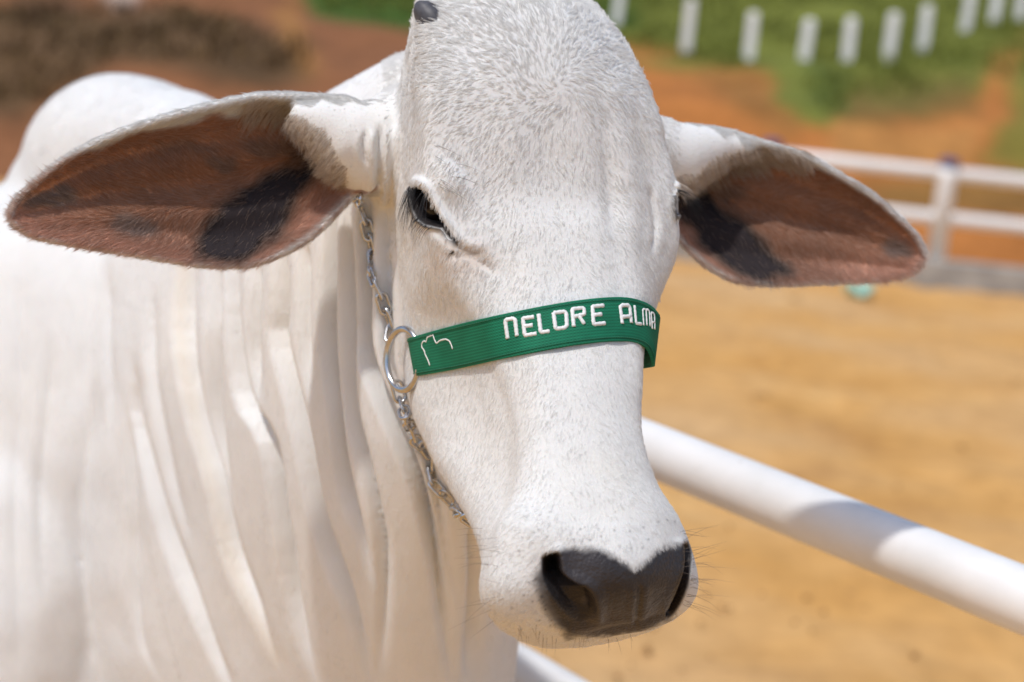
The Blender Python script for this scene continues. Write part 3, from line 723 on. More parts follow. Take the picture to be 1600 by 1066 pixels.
for px, py in ((841, 828), (855, 839), (879, 830), (896, 843), (907, 827), (922, 844), (939, 838), (960, 829), (968, 853), (984, 830), (986, 857), (1004, 856), (1006, 824), (1013, 843), (1028, 816), (1042, 813), (1055, 815), (834, 832), (816, 840), (812, 862), (826, 910), (818, 930), (832, 940), (843, 970), (800, 950), (860, 978), (1070, 820)):
    mixc(mzc*.6*(1-sstep(1.0, 2.8, np.hypot(X2-px, Y2-py))), (.12, .11, .11))
# ears
einm = smooth_s((lb == 1).astype(float), E, 1); left = X2 < 700
glow_brown = np.array([.47, .235, .13]); pink = np.array([.64, .38, .29]); dark = np.array([.030, .024, .026]); greyh = np.array([.20, .19, .19])  # brown and pink ear skin, sun glowing through the ear put into the colour
ex, ey = X2+9*vnoise(P3*70, 51), Y2+9*vnoise(P3*70, 52)
# the inside starts at the hairy mouth of the ear
openL = poly_sd(ex, ey, [(420, 172), (455, 190), (490, 215), (505, 245), (520, 262), (545, 285), (590, 290), (560, 340), (420, 440), (200, 420), (-20, 380), (-20, 300), (200, 215), (330, 180)])
openR = poly_sd(ex, ey, [(1245, 250), (1200, 248), (1150, 256), (1110, 274), (1064, 288), (1030, 330), (1090, 440), (1250, 470), (1470, 450), (1470, 380), (1400, 330), (1330, 280)])
op = np.where(left, openL, openR); inn = einm*(1-sstep(-5, 6, op))
rimU = np.where(left, seg_dist(X2, Y2, interp_poly(LE_U, 40))[0], seg_dist(X2, Y2, interp_poly(RE_U, 40))[0])
rimB = np.where(left, seg_dist(X2, Y2, interp_poly(LE_L, 40))[0], seg_dist(X2, Y2, interp_poly(RE_L, 40))[0])
inn = inn*sstep(0, 7, rimU+3*n2)*sstep(0, 6, rimB+2*n2)
mixc(inn, glow_brown)
mixc(inn*.7*(1-sstep(10, 70, rimB))*sstep(-.4, .5, n1+.4), pink)
mixc(inn*.6*sstep(-.1, .5, fbm(P3*22, 3, 71)), (.33, .165, .10))
conL = [(505, 252), (470, 262), (420, 280), (370, 310), (335, 345), (320, 375), (318, 397), (350, 403), (390, 396), (420, 372), (440, 340), (458, 300), (485, 270)]
conR = [(1066, 290), (1110, 318), (1150, 348), (1190, 384), (1222, 420), (1190, 432), (1150, 420), (1120, 396), (1088, 358), (1066, 332)]
con = np.where(left, poly_sd(ex, ey, conL), poly_sd(ex, ey, conR)); mixc(inn*(1-sstep(-12, 8, con-13)), dark)
for px, py, rx, ry, a in ((85, 312, 52, 20, .8), (215, 352, 42, 22, .65), (350, 255, 26, 14, .6), (430, 235, 60, 14, .55), (300, 235, 60, 10, .35), (1400, 388, 24, 16, .7), (1140, 300, 30, 14, .5), (1190, 262, 30, 10, .4)):
    mixc(inn*a*(1-sstep(.55, 1.2, np.hypot((ex-px)/rx, (ey-py)/ry))), greyh*.7 if px not in (85, 215, 1400) else greyh)
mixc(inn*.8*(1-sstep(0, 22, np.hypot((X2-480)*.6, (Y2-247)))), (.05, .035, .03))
col = np.clip(col*(1+.04*n2[:, None]), .01, .9)
set_col(me, 'Col', col)
wet = me.attributes.new('wet', 'FLOAT', 'POINT'); nosd = (1-sstep(-3, 4, sdL))*(Y2 < 915)
wet.data.foreach_set('value', np.clip(padm*(1-nosd), 0, 1).astype(np.float32))

def skin_mat():
    k = NT('cow_coat'); b = k.b
    a = k.n('Attribute', attribute_name='Col'); k.l(a.outputs['Color'], b.inputs['Base Color'])
    w = k.n('Attribute', attribute_name='wet'); mr = k.n('MapRange'); mr.inputs['To Min'].default_value = .8; mr.inputs['To Max'].default_value = .40
    k.l(w.outputs['Fac'], mr.inputs['Value']); k.l(mr.outputs[0], b.inputs['Roughness'])
    mr2 = k.n('MapRange'); mr2.inputs['To Min'].default_value = .12; mr2.inputs['To Max'].default_value = .28
    k.l(w.outputs['Fac'], mr2.inputs['Value']); k.l(mr2.outputs[0], b.inputs['Specular IOR Level'])
    b.inputs['Sheen Weight'].default_value = 0.0
    ms = k.n('MapRange'); ms.inputs['To Min'].default_value = .12; ms.inputs['To Max'].default_value = 0.0; k.l(w.outputs['Fac'], ms.inputs['Value']); k.l(ms.outputs[0], b.inputs['Subsurface Weight'])
    b.inputs['Subsurface Weight'].default_value = .12; b.inputs['Subsurface Radius'].default_value = (.006, .003, .0018); b.inputs['Subsurface Scale'].default_value = 1.0
    f = k.noise(420, 3); g_ = k.noise(60, 4)
    tc = k.n('TexCoord'); vo = k.n('TexVoronoi', i_Scale=520.0, feature='SMOOTH_F1'); k.l(tc.outputs['Object'], vo.inputs['Vector'])
    vm_ = k.n('Math', operation='MULTIPLY'); k.l(vo.outputs['Distance'], vm_.inputs[0]); k.l(w.outputs['Fac'], vm_.inputs[1]); v2 = k.n('Math', operation='MULTIPLY'); v2.inputs[1].default_value = -2.2; k.l(vm_.outputs[0], v2.inputs[0])
    ad = k.n('Math', operation='ADD'); k.l(f.outputs[0], ad.inputs[0]); k.l(g_.outputs[0], ad.inputs[1])
    ad2 = k.n('Math', operation='ADD'); k.l(ad.outputs[0], ad2.inputs[0]); k.l(v2.outputs[0], ad2.inputs[1])
    k.bump(ad2.outputs[0], .3, .0012); return k.mat
M['coat'] = skin_mat()
Wc = c2w(cc); cow_o = np.array([BO[0]+.4*BD[0], BO[1]+.4*BD[1], 0.0])
me.vertices.foreach_set('co', (Wc-cow_o).astype(np.float32).ravel()); me.update()
# keep outward normals in world space
me.materials.clear(); me.materials.append(M['coat']); me.name = 'cow'
cow = bpy.data.objects.new('cow', me); COL.objects.link(cow); cow.location = cow_o
tag(cow, 'white humped cow with long brown-lined ears wearing a green noseband', 'cow')
nn = normals(); ww = Wc-CAMP
vis = (lb == 0) & (X2 > 700) & (X2 < 1000) & (Y2 > 200) & (Y2 < 700) & (cc[:, 2] < 1.2)
if (nn[vis]*ww[vis]).sum(1).mean() > 0: me.flip_normals(); nn = normals()
BVH = BVHTree.FromPolygons([tuple(v) for v in Wc], [tuple(p.vertices) for p in me.polygons])
def hit(px, py):
    w = c2w(C(px, py, 1.0))-CAMP; w /= np.linalg.norm(w); p, n, i, d = BVH.ray_cast(Vector(CAMP), Vector(w))
    return (None, None) if p is None else (np.array(p), np.array(n) if np.dot(n, w) < 0 else -np.array(n))
def cput(name, V, Fc, mat, parent=None, smooth_=True): return put(name, V, Fc, mat, parent or cow, smooth_)

# eyeballs
for i, (cen, nn_, px, py, r) in enumerate(EYES):
    n_w = c2w(nn_[None])[0]-CAMP; c_w = c2w(cen[None])[0]
    ctr = c_w-n_w*(r+.0025); V, Fc = ball(ctr, (r, r, r), n=24, m_=32); o = cput('eyeball', V, Fc, M['eye'])
# horn bud at the left side of the poll
hb, hn = hit(661, 14)
if hb is not None:
    d_ = c2w(np.array([[-.5, .75, .2]]))[0]-CAMP
    V, Fc = tube([hb-d_*.03, hb-d_*.012, hb-d_*.002, hb+d_*.003, hb+d_*.0065], [.011, .0108, .0098, .0075, .004], 18); V = V+.0012*np.stack([vnoise(V*160, q) for q in (1, 2, 3)], -1); cput('horn_bud', V, Fc, M['horn'])

def curves(name, roots, dirs, lens, rad, colr, mat, parent, npt=4, bend=None, taper=True):
    """hair strands as one curves object, world coordinates"""
    n = len(roots); hcv = bpy.data.hair_curves.new(name); hcv.add_curves([npt]*n)
    t = np.linspace(0, 1, npt)
    pos = roots[:, None]+dirs[:, None]*(lens[:, None]*t)[..., None]
    if bend is not None: pos = pos+bend[:, None]*(lens[:, None]*t**2)[..., None]
    L = np.array(parent.location)
    hcv.attributes['position'].data.foreach_set('vector', (pos-L).astype(np.float32).ravel())
    ra = hcv.attributes.get('radius') or hcv.attributes.new('radius', 'FLOAT', 'POINT')
    rr = np.broadcast_to(np.asarray(rad), (n,))[:, None]*(1-.85*t**1.5 if taper else 1+0*t); ra.data.foreach_set('value', rr.astype(np.float32).ravel())
    if colr is not None:
        a = hcv.attributes.new('Col', 'FLOAT_COLOR', 'CURVE'); c = np.ones((n, 4)); c[:, :3] = colr; a.data.foreach_set('color', c.astype(np.float32).ravel())
    hcv.materials.append(mat); o = bpy.data.objects.new(name, hcv); COL.objects.link(o); o.parent = parent; return o
def c2wd(v): return v[..., 0:1]*RIGHT+v[..., 1:2]*UP+v[..., 2:3]*FWD
exec_hair = []

# ------------------------------------------------------------------ halter
ha = empty('halter', hit(640, 560)[0]); tag(ha, 'green webbing noseband with white lettering held by a steel chain', 'halter')
def strap_mat():
    k = NT('green_webbing'); k.b.inputs['Roughness'].default_value = .75; k.b.inputs['Specular IOR Level'].default_value = .25
    uv = k.n('UVMap'); sx = k.n('SeparateXYZ'); k.l(uv.outputs[0], sx.inputs[0])
    def wave(src, f):
        m_ = k.n('Math', operation='MULTIPLY'); m_.inputs[1].default_value = f; k.l(src, m_.inputs[0]); s_ = k.n('Math', operation='SINE'); k.l(m_.outputs[0], s_.inputs[0]); return s_
    a = wave(sx.outputs[0], 2300.0); b = wave(sx.outputs[1], 2900.0)
    mm = k.n('Math', operation='MULTIPLY'); k.l(a.outputs[0], mm.inputs[0]); k.l(b.outputs[0], mm.inputs[1])
    ad = k.n('Math', operation='ADD'); k.l(mm.outputs[0], ad.inputs[0]); m2 = k.n('Math', operation='MULTIPLY'); m2.inputs[1].default_value = .6; k.l(b.outputs[0], m2.inputs[0]); k.l(m2.outputs[0], ad.inputs[1])
    mr = k.n('MapRange'); mr.inputs['From Min'].default_value = -1.6; mr.inputs['From Max'].default_value = 1.6; k.l(ad.outputs[0], mr.inputs[0])
    r = k.ramp(mr.outputs[0], [(.15, (.005, .10, .050)), (.85, (.012, .225, .118))]); dn = k.noise(55, 5); rd = k.ramp(dn.outputs[0], [(.3, (.72, .74, .72)), (.62, (1, 1, 1))]); mm3 = k.n('MixRGB', blend_type='MULTIPLY'); mm3.inputs[0].default_value = 1; k.l(r.outputs[0], mm3.inputs[1]); k.l(rd.outputs[0], mm3.inputs[2]); k.l(mm3.outputs[0], k.b.inputs['Base Color'])
    k.bump(mr.outputs[0], .55, .0005); return k.mat
M['strap'] = strap_mat()
TOP = interp_poly([(636, 529), (700, 511), (780, 492), (860, 476), (920, 467), (970, 464), (1000, 469), (1020, 479), (1031, 492)], 60)
BOT = interp_poly([(647, 588), (716, 576), (800, 557), (880, 541), (945, 533), (985, 533), (1008, 540), (1018, 552), (1022, 568)], 60)
nu, nvv = 60, 9
G = np.zeros((nu, nvv, 3)); GN = np.zeros((nu, nvv, 3))
last = None
for i in range(nu):
    for j in range(nvv):
        f = j/(nvv-1); p = TOP[i]*(1-f)+BOT[i]*f
        h, n = hit(*p)
        if h is None or (last is not None and np.linalg.norm(h-last) > .06): h, n = None, None
        G[i, j] = h if h is not None else np.nan
        if h is not None: last = h; GN[i, j] = n
# fill gaps past the silhouette and stand the band off the hair, pulled straight like a tensioned strap
dep = w2c(G)[..., 2]
for j in range(nvv):
    k = np.isfinite(dep[:, j]); dep[:, j] = np.interp(np.arange(nu), np.arange(nu)[k], dep[k, j])
dm_ = np.nanmean(dep, 1); sm = dm_.copy()
for _ in range(60): sm[1:-1] = np.minimum(sm[1:-1], .5*(sm[:-2]+sm[2:])*1.0) if _ % 3 else np.convolve(np.pad(sm, 2, mode='edge'), [.1, .2, .4, .2, .1], 'valid')[1:-1]
sm = np.minimum(sm, dm_)
tilt = np.linspace(-.5, .5, nvv)[None, :]
slope = np.convolve(np.pad(dep[:, -1]-dep[:, 0], 6, mode='edge'), np.ones(13)/13, 'valid')[:, None]
D = sm[:, None]+slope*tilt*.8-.006
D = np.minimum(D, dep-.0035)
for _ in range(8): D[1:-1] = .25*D[:-2]+.5*D[1:-1]+.25*D[2:]
f = np.linspace(0, 1, nvv)[None, :, None]; PX = TOP[:, None]*(1-f)+BOT[:, None]*f
S = c2w(C(PX[..., 0], PX[..., 1], D))
# carry on round the right-hand side of the nose, away from the camera
away = c2wd(np.array([-.12, -.05, .99])); ext = []
tl = S[-1]-S[-4]; tl = tl.mean(0); tl /= np.linalg.norm(tl)
for q in range(1, 15):
    k = min(q/2.2, 1); dr_ = tl*(1-k)+away*k; base = ext[-1] if ext else S[-1]; ext.append(base+dr_/np.linalg.norm(dr_)*.006)
S = np.concatenate([S, np.array(ext)]); nu = len(S)
dU = np.gradient(S, axis=0); dV = np.gradient(S, axis=1); SN = np.cross(dU, dV); SN /= np.linalg.norm(SN, axis=2)[..., None]
if ((SN[20, 4])@(S[20, 4]-CAMP)) > 0: SN = -SN
S2 = S-SN*.0026
ring = np.concatenate([S, S2[:, ::-1]], 1); V, Fc = loft(ring)
band = put('noseband', V, Fc, M['strap'], ha)
uvl = band.data.uv_layers.new(name='UVMap'); ul = np.r_[0, np.cumsum(np.linalg.norm(np.diff(S[:, 4], axis=0), axis=1))]
wv_ = np.linspace(0, .031, nvv); mm_ = 2*nvv
vu = np.zeros((len(V), 2)); 
for i in range(nu):
    for j in range(mm_): vu[i*mm_+j] = (ul[i], wv_[j] if j < nvv else wv_[2*nvv-1-j])
li = np.empty(len(band.data.loops), np.int32); band.data.loops.foreach_get('vertex_index', li); uvl.data.foreach_set('uv', vu[li].astype(np.float32).ravel())
bv = band.modifiers.new('b', 'BEVEL'); bv.width = .0008; bv.segments = 2; bv.limit_method = 'ANGLE'; bv.angle_limit = math.radians(50)
SPX = np.stack(proj(w2c(S)), -1)
def on_strap(px, py, off):
    """picture position to a point on the band, bilinear"""
    d = np.hypot(SPX[..., 0]-px, SPX[..., 1]-py); d[61:] = 1e9; i, j = np.unravel_index(np.argmin(d), d.shape); best = None
    for a in (i-1, i):
        for b in (j-1, j):
            if a < 0 or b < 0 or a+1 >= nu or b+1 >= nvv: continue
            o_, e1, e2 = SPX[a, b], SPX[a+1, b]-SPX[a, b], SPX[a, b+1]-SPX[a, b]
            try: u, v = np.linalg.solve(np.array([e1, e2]).T, np.array([px, py])-o_)
            except np.linalg.LinAlgError: continue
            e = max(-u, u-1, 0)+max(-v, v-1, 0)
            if best is None or e < best[0]: best = (e, a, b, u, v)
    if best is None: return S[i, j]+SN[i, j]*off
    _, a, b, u, v = best
    return S[a, b]+u*(S[a+1, b]-S[a, b])+v*(S[a, b+1]-S[a, b])+SN[a, b]*off
def stroke(name, pls, wpx, parent=band, off=-.0004, rad=None):
    parts = []
    for pl in pls:
        pl = np.asarray(pl, float); L = np.r_[0, np.cumsum(np.linalg.norm(np.diff(pl, axis=0), axis=1))]
        n = max(int(L[-1]/2.5), 2); q = np.stack([np.interp(np.linspace(0, L[-1], n), L, pl[:, k]) for k in (0, 1)], -1)
        P = np.array([on_strap(x, y, off) for x, y in q]); parts.append(tube(P, wpx*.00047*(1+.10*np.sin(np.arange(n)*2.2)), 8))
    o = put(name, *merge(*parts), M['thread'], ha); o.parent = band; return o
Z4 = lambda pts: [(540+x/2.961, 300+y/2.961) for x, y in pts]
stroke('emblem', [Z4([(390, 803), (382, 780), (368, 752), (364, 735), (352, 718), (352, 702), (362, 688), (372, 694), (378, 672), (404, 661), (411, 684), (420, 702), (436, 687), (462, 681), (480, 689), (489, 708), (495, 728)])], 1.7)
LET = [  # block letters, strokes in the zoomed picture
    [[(750, 680), (738, 596), (748, 590), (776, 586), (784, 592), (793, 668)]],
    [[(872, 578), (820, 585), (829, 664), (884, 655)], [(824, 622), (866, 616)]],
    [[(893, 566), (903, 650), (944, 644)]],
    [[(962, 560), (1012, 553), (1021, 562), (1024, 618), (1014, 628), (972, 634), (962, 560)]],
    [[(1056, 624), (1048, 542), (1098, 536), (1104, 544), (1104, 566), (1054, 578)], [(1080, 574), (1105, 612)]],
    [[(1194, 525), (1142, 530), (1147, 613), (1200, 607)], [(1144, 570), (1184, 565)]],
    [[(1280, 610), (1270, 532), (1280, 524), (1306, 524), (1314, 532), (1322, 606)], [(1276, 578), (1318, 575)]],
    [[(1336, 526), (1344, 609), (1374, 611)]],
    [[(1386, 618), (1380, 544), (1390, 540), (1398, 546), (1403, 618)], [(1398, 546), (1408, 544), (1416, 552), (1420, 622)]],
    [[(1432, 634), (1425, 562), (1430, 556), (1438, 560), (1443, 570), (1445, 636)], [(1428, 600), (1443, 604)]]]
for k, L in enumerate(LET): stroke('letter', [Z4([(x_ if x_ < 1370 else 1366+(x_-1370)*.86-(6 if k == 9 else 0)*0, y_) for x_, y_ in p]) for p in L], 3.5 if k < 7 else 2.9 if k == 7 else 2.0)
# stitched hems
hem = []
for row in (0.07, .93):
    for i in range(0, 59):
        a, b = S[i], S[i+1]; j = row*(nvv-1); j0 = min(int(j), nvv-2); fj = j-j0
        pa, pb = a[j0]*(1-fj)+a[j0+1]*fj+SN[i, j0]*.0003, b[j0]*(1-fj)+b[j0+1]*fj+SN[i, j0]*.0003
        for s_ in (.05, .55): hem.append(tube([pa+(pb-pa)*s_, pa+(pb-pa)*(s_+.36)], .0005, 5))
M['hem'] = simple('hem_thread', (.006, .13, .065), .7, nscale=200)
o = put('stitching', *merge(*hem), M['hem'], ha); o.parent = band; o['kind'] = 'stuff'
# ring
def ring_pts(c, ax, ay, r1, r2, n=48):
    a = np.arange(n)/n*2*math.pi; return c+np.cos(a)[:, None]*ax*r1+np.sin(a)[:, None]*ay*r2
h, n = hit(640, 562); rc_d = w2c(h[None])[0][2]
def skinpt(px, py, off):
    h, n = hit(px, py)
    return h+n*off
rc = PW(630, 562, w2c(np.array([skinpt(640, 560, .006)]))[0][2])
nr = hit(650, 562)[1]; ay = c2wd(np.array([.22, -.97, -.05])); nr = nr*.75-c2wd(np.array([0, 0, 1.0]))*.25
ax = np.cross(ay, nr); ax /= np.linalg.norm(ax); ay = np.cross(nr, ax); ay /= np.linalg.norm(ay)
if ax@RIGHT < 0: ax = -ax
rr_ = 48*w2c(rc[None])[0][2]/F
put('ring', *tube(ring_pts(rc, ax, ay, rr_*.86, rr_), .0029, 14, closed=True), M['steel'], ha)
# chains
def link_mesh(L, w, r, n=36):
    a = np.arange(n)/n*2*math.pi; x = np.cos(a)*w; y = np.sin(a)*w+np.sign(np.sin(a))*(L-w)
    return tube(np.stack([x, y, 0*a], -1), r, 8, closed=True)
LV, LF = link_mesh(.0090, .0045, .00155); link_me = None
def chain(pl, off, tail=()):
    global link_me
    pl = interp_poly(pl, 120); P = []
    for x, y in pl:
        h, n = hit(x, y)
        if h is not None: P.append(np.r_[h+n*off, n])
    for q in tail: P.append(np.r_[P[-1][:3]+c2wd(np.array(q)), P[-1][3:]])
    P = np.array(P)
    for _ in range(40): P[1:-1] = .25*P[:-2]+.5*P[1:-1]+.25*P[2:]
    L = np.r_[0, np.cumsum(np.linalg.norm(np.diff(P[:, :3], axis=0), axis=1))]; pitch = .0126; k = 0; s = .004
    while s < L[-1]:
        p = np.array([np.interp(s, L, P[:, q]) for q in range(6)]); p2 = np.array([np.interp(s+.004, L, P[:, q]) for q in range(3)]); p1 = np.array([np.interp(s-.004, L, P[:, q]) for q in range(3)])
        t = p2-p1; t /= np.linalg.norm(t)+1e-12; n = p[3:]-t*(p[3:]@t); n /= np.linalg.norm(n); b = np.cross(t, n)
        an = math.radians(25 if k % 2 else 100)+random.uniform(-.2, .2); zz = n*math.cos(an)+b*math.sin(an); xx = np.cross(t, zz)
        if link_me is None:
            o = mesh_obj('chain_link', LV, LF, M['steel'], ha); link_me = o.data
        else:
            o = bpy.data.objects.new('chain_link', link_me); COL.objects.link(o); o.parent = ha
        lc = p[:3]-np.array(ha.location)
        o.matrix_local = Matrix(((xx[0], t[0], zz[0], lc[0]), (xx[1], t[1], zz[1], lc[1]), (xx[2], t[2], zz[2], lc[2]), (0, 0, 0, 1)))
        s += pitch; k += 1
chain([(562, 300), (570, 345), (581, 410), (594, 468), (607, 515), (616, 528)], .006)
chain([(632, 602), (645, 645), (662, 695), (685, 748), (708, 780), (720, 790)], .0065, [(.0012, -.001, .002)]*26)

# ------------------------------------------------------------------ hair
if HAIR:
    tri = []; me.calc_loop_triangles(); nt_ = len(me.loop_triangles); ta = np.empty(nt_*3, np.int32); me.loop_triangles.foreach_get('vertices', ta); ta = ta.reshape(-1, 3)
    e1, e2 = Wc[ta[:, 1]]-Wc[ta[:, 0]], Wc[ta[:, 2]]-Wc[ta[:, 0]]; area = .5*np.linalg.norm(np.cross(e1, e2), axis=1)
    Nw = normals(); tc = Wc[ta].mean(1); fac = -(Nw[ta].mean(1)*(tc-CAMP)).sum(1)/np.linalg.norm(tc-CAMP, axis=1)
    lt = lb[ta[:, 0]]; tX, tY = X2[ta].mean(1), Y2[ta].mean(1)
    inn_t, pad_t, eye_t, con_t = inn[ta].mean(1), padm[ta].mean(1), (eyeL+eyeR)[ta].max(1), con[ta].mean(1)
    eye_t = np.maximum(eye_t, (lidd[ta].max(1) > .3)*1.0)
    def scatter(dens, n):
        p = area*dens; p = p/p.sum(); k = rng.choice(nt_, n, p=p); a, b = rng.random(n), rng.random(n); f = a+b > 1; a[f], b[f] = 1-a[f], 1-b[f]
        i = ta[k]; wv3 = np.stack([1-a-b, a, b], -1)
        g_ = lambda arr: (arr[i]*wv3[..., None]).sum(1) if arr.ndim > 1 else (arr[i]*wv3).sum(1)
        return k, g_(Wc), g_(Nw), g_(col), g_(X2), g_(Y2)
    def hair_mat():
        k = NT('coat_hair'); a = k.n('Attribute', attribute_name='Col'); k.l(a.outputs['Color'], k.b.inputs['Base Color'])
        k.b.inputs['Roughness'].default_value = .5; k.b.inputs['Specular IOR Level'].default_value = .25
        tr = k.n('BsdfTranslucent'); k.l(a.outputs['Color'], tr.inputs[0]); mx = k.n('MixShader'); mx.inputs[0].default_value = .42
        k.l(k.b.outputs[0], mx.inputs[1]); k.l(tr.outputs[0], mx.inputs[2]); k.l(mx.outputs[0], k.out.inputs[0]); return k.mat
    M['hair'] = hair_mat()
    def tangent(flow, N):
        """2D picture flow (right, down) to a direction in the skin"""
        v = flow[:, :1]*RIGHT-flow[:, 1:]*UP; v = v-N*(v*N).sum(1)[:, None]; return v/(np.linalg.norm(v, axis=1)[:, None]+1e-9)
    def clump(roots, dirs, lens, per, amt):
        """pull strand tips towards the tip of the clump they belong to"""
        n = len(roots); sd = rng.choice(n, n//per, replace=False); kt = kdtree.KDTree(len(sd))
        for i, j in enumerate(sd): kt.insert(roots[j], i)
        kt.balance(); inv = np.array([kt.find(p)[1] for p in roots])
        cd = (dirs*lens[:, None])[sd]; jit = rng.normal(0, .16, (len(sd), 3))*lens[sd][:, None]
        tip = (roots[sd]+cd+jit)[inv]; cur = roots+dirs*lens[:, None]; a = np.broadcast_to(np.asarray(amt), (n,))[:, None]
        v = cur*(1-a)+tip*a-roots; L = np.linalg.norm(v, axis=1)+1e-9; return v/L[:, None], np.clip(L, .6*lens, 1.25*lens)
    # face
    isface = ((lt == 0) | ((lt == 3) & (tX > 590) & (tY < 200)))*(fac > -.25)*(tc[:, 1] < 1.5)*(pad_t < .35)*(eye_t < .1)
    dens = isface*np.interp(tY, [0, 300, 600, 1000], [.8, .9, 1.2, 1.2])
    k, P, Nr, cr, hx_, hy_ = scatter(dens, 470000); nh = len(P)
    wx, wy = hx_-876, hy_-138
    r_ = np.hypot(wx, wy)+1e-6; rad2 = np.stack([wx/r_, wy/r_], -1)
    down = np.stack([.12*np.sign(wx)*np.clip(np.abs(wx)/120, 0, 1)*2.2, np.ones(nh)], -1)
    kk = np.clip(np.interp(r_, [0, 120, 380], [1, .8, .15]), 0, 1)[:, None]; kk = np.where((hy_ < 150)[:, None], 1, kk)
    flow = rad2*kk+down*(1-kk)
    # curl round the whorl
    cur = np.stack([-rad2[:, 1], rad2[:, 0]], -1)*(.7*np.exp(-(r_/70)**2))[:, None]; flow = flow+cur
    # away from the muzzle edge, outwards
    mzf = sstep(760, 860, hy_)[:, None]; flow = flow*(1-mzf)+mzf*np.stack([(hx_-975)/160, .75+0*hx_], -1)
    an = .5*vnoise(P*55, 4)+.35*vnoise(P*140, 6)
    flow = np.stack([flow[:, 0]*np.cos(an)-flow[:, 1]*np.sin(an), flow[:, 0]*np.sin(an)+flow[:, 1]*np.cos(an)], -1)
    T = tangent(flow, Nr); ln = np.interp(hy_, [-50, 60, 200, 420, 700, 1000], [.0105, .0078, .0056, .0050, .0046, .0040])*rng.uniform(.7, 1.25, nh)*np.where((hx_ < 605) | (hx_ > 1058), .4, 1)
    lift = np.interp(hy_, [0, 200, 500], [.26, .22, .22]); dr_ = T+Nr*(lift+.12*rng.normal(size=nh))[:, None]; dr_ /= np.linalg.norm(dr_, axis=1)[:, None]
    dr_, ln = clump(P, dr_, ln, 10, np.interp(hy_, [0, 250, 450, 600], [.6, .55, .38, .3]))
    white = np.array([.93, .925, .91]); cv = np.clip((cr*.22+white*.78)*rng.uniform(.88, 1.06, (nh, 1)), .02, .95)
    cv = np.where((cr.max(1) < .3)[:, None], cr, cv)
    curves('face_hair', P-Nr*.0004, dr_, ln, np.interp(hy_, [0, 300, 600], [.00011, .0001, .00009]), cv, M['hair'], cow, 4, bend=-Nr*.12)
    # ears: inside fuzz, rim fringe and the fringe over the ear mouth
    isin = (lt == 1)*(fac > -.1)*(inn_t > .25)*np.where(con_t < -1, .03, np.where(con_t < 10, .5, 1.0))
    k, P, Nr, cr, hx_, hy_ = scatter(isin*1.0, 110000); nh = len(P); lf = hx_ < 700
    # feathered flow: from a mid-line out to both rims, leaning to the tip
    ml = np.where(lf, np.interp(hx_, [20, 150, 300, 430, 560], [335, 335, 310, 260, 230]), np.interp(hx_, [1050, 1150, 1300, 1440], [270, 300, 350, 400]))
    sg = np.tanh((hy_-ml)/30); tipd = np.where(lf, -1.0, 1.0); fl = np.stack([tipd*(1.0-.25*np.abs(sg)), sg*.85+np.where(lf, .15, .35)], -1)
    an = .45*vnoise(P*28, 14)+.25*vnoise(P*90, 15); fl = np.stack([fl[:, 0]*np.cos(an)-fl[:, 1]*np.sin(an), fl[:, 0]*np.sin(an)+fl[:, 1]*np.cos(an)], -1)
    T = tangent(fl, Nr); dr_ = T+Nr*(.22+.1*rng.normal(size=nh))[:, None]; dr_ /= np.linalg.norm(dr_, axis=1)[:, None]; ln = rng.uniform(.005, .011, nh)
    dr_, ln = clump(P, dr_, ln, 8, .3)
    pale = np.array([.66, .50, .42]); ic = np.where(rng.random((nh, 1)) < .5, cr*.55+pale*.45, cr*1.05)*rng.uniform(.75, 1.2, (nh, 1))
    curves('ear_hair', P, dr_, ln, .00009, np.clip(ic, .01, .9), M['hair'], cow, 4, bend=-Nr*.2)
    isout = ((lt == 2) | (lt == 1))*(inn_t < .6)*(fac > -.6)
    k, P, Nr, cr, hx_, hy_ = scatter(isout*1.0, 60000); nh = len(P); lf = hx_ < 700
    fl = np.stack([np.where(lf, -1.0, 1.0), np.where(lf, .35, .5)], -1)+rng.normal(0, .25, (nh, 2)); T = tangent(fl, Nr); dr_ = T+Nr*(.25+.12*rng.normal(size=nh))[:, None]; dr_ /= np.linalg.norm(dr_, axis=1)[:, None]
    curves('ear_fringe', P, dr_, rng.uniform(.004, .009, nh), .0001, np.clip(cr*rng.uniform(.85, 1.1, (nh, 1)), .02, .9), M['hair'], cow, 4, bend=-Nr*.2)
    # long hairs hanging over the mouth of the ear
    op_t = np.where(tX < 700, openL[ta[:, 0]], openR[ta[:, 0]])
    mouth = (np.abs(op_t-4) < 16)*(fac > -.3)*(((tX > 385) & (tX < 545) & (tY < 300)) | ((tX > 1055) & (tX < 1260) & (tY < 300)))*((lt == 0) | (lt == 1) | (lt == 2))
    if mouth.sum() > 10:
        k, P, Nr, cr, hx_, hy_ = scatter(mouth*1.0, 7000); nh = len(P); lf = hx_ < 700
        fl = np.stack([np.where(lf, -.9, .9), .75+0*hx_], -1)+rng.normal(0, .2, (nh, 2)); T = tangent(fl, Nr); dr_ = T+Nr*.35; dr_ /= np.linalg.norm(dr_, axis=1)[:, None]
        ln = rng.uniform(.007, .015, nh); dr_, ln = clump(P, dr_, ln, 8, .4)
        curves('ear_mouth_hair', P, dr_, ln, .0001, np.tile((.66, .58, .50), (nh, 1))*rng.uniform(.7, 1.15, (nh, 1)), M['hair'], cow, 4, bend=np.tile(c2wd(np.array([0, -.3, .1])), (nh, 1)))
    # short coat over hump and neck outline
    isb = ((lt == 3) | (lt == 4))*(fac > -.35)*(tc[:, 1] < 2.6)
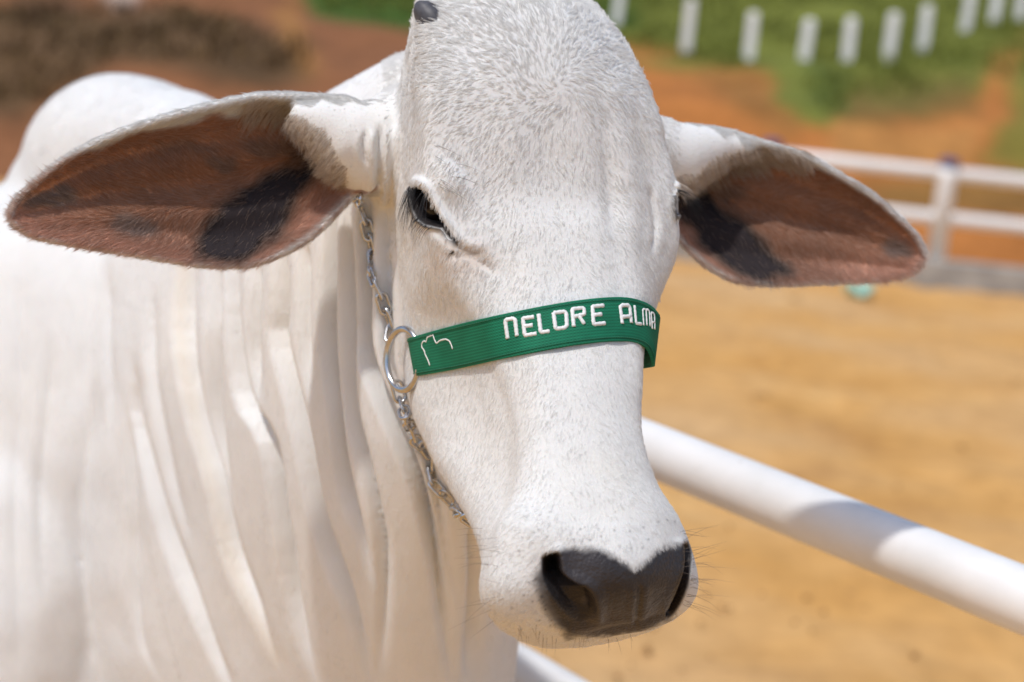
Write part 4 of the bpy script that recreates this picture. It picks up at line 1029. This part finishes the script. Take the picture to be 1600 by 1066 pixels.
    k, P, Nr, cr, hx_, hy_ = scatter(isb*np.where((tX < 400) & (tY < 330), 2.5, 1.0), 120000); nh = len(P); T = tangent(np.stack([-.35+0*hx_, 1+0*hx_], -1)+rng.normal(0, .2, (nh, 2)), Nr); dr_ = T+Nr*.3; dr_ /= np.linalg.norm(dr_, axis=1)[:, None]
    curves('body_hair', P, dr_, rng.uniform(.004, .009, nh)*np.where((hx_ < 400) & (hy_ < 330), 1.7, 1), .00012, np.clip((cr*.5+white*.5)*rng.uniform(.9, 1.06, (nh, 1)), .02, .95), M['hair'], cow, 3, bend=-Nr*.2)
# lashes
def lash_set(pl, n, fl, ln, name):
    pl = interp_poly(pl, 60); P, D = [], []
    for q in range(n):
        x, y = pl[rng.integers(60)]+rng.normal(0, 1.6, 2); h, nn_ = hit(x, y)
        if h is None: continue
        f_ = np.array(fl)+rng.normal(0, .22, 2); v = f_[0]*RIGHT-f_[1]*UP; v = v+nn_*.35-FWD*.35; P.append(h); D.append(v/np.linalg.norm(v))
    P, D = np.array(P), np.array(D); nh = len(P)
    if nh: curves(name, P, D, rng.uniform(*ln, nh), .00016, None, M['lash'], cow, 5, bend=np.tile(-UP*.75, (nh, 1)))
lash_set([(640, 294), (648, 292), (660, 296), (668, 306)], 120, (-.38, .85), (.012, .024), 'eyelashes')
lash_set([(648, 328), (658, 346), (674, 358)], 26, (-.6, .5), (.006, .012), 'lower_eyelashes')
lash_set([(1058, 298), (1066, 302), (1069, 310)], 60, (.7, .4), (.016, .026), 'eyelashes')
# whiskers
P, D, Ls = [], [], []
for q in range(110):
    sd_ = rng.random()
    if sd_ < .36: x, y, f_ = rng.uniform(1062, 1084), rng.uniform(800, 960), (1, rng.normal(-.05, .28))
    elif sd_ < .66: x, y, f_ = rng.uniform(745, 790), rng.uniform(820, 970), (-1, rng.normal(.15, .25))
    else: x, y, f_ = rng.uniform(800, 1050), rng.uniform(975, 999), (rng.normal(0, .35), 1)
    h, nn_ = hit(x, y)
    if h is None: continue
    v = f_[0]*RIGHT-f_[1]*UP+nn_*.35; P.append(h-nn_*.001); D.append(v/np.linalg.norm(v)); Ls.append(rng.uniform(.012, .03) if sd_ < .66 else rng.uniform(.006, .014))
P, D, Ls = map(np.array, (P, D, Ls))
curves('whiskers', P, D, Ls, .00011, None, M['whisker'], cow, 5, bend=np.tile(-UP*.12, (len(P), 1))+rng.normal(0, .12, (len(P), 3)))
P, D = [], []
for q in range(26):
    x, y = rng.uniform(645, 720), rng.uniform(220, 300); h, nn_ = hit(x, y)
    if h is None or (x > 690 and y < 235): continue
    v = RIGHT*rng.normal(.5, .5)-UP*.2+nn_*.25; P.append(h); D.append(v/np.linalg.norm(v))
P, D = np.array(P), np.array(D); curves('brow_hairs', P, D, rng.uniform(.015, .03, len(P)), .00012, None, M['whisker'], cow, 5, bend=np.tile(-UP*.2, (len(P), 1)))
print('done', len(bpy.data.objects))
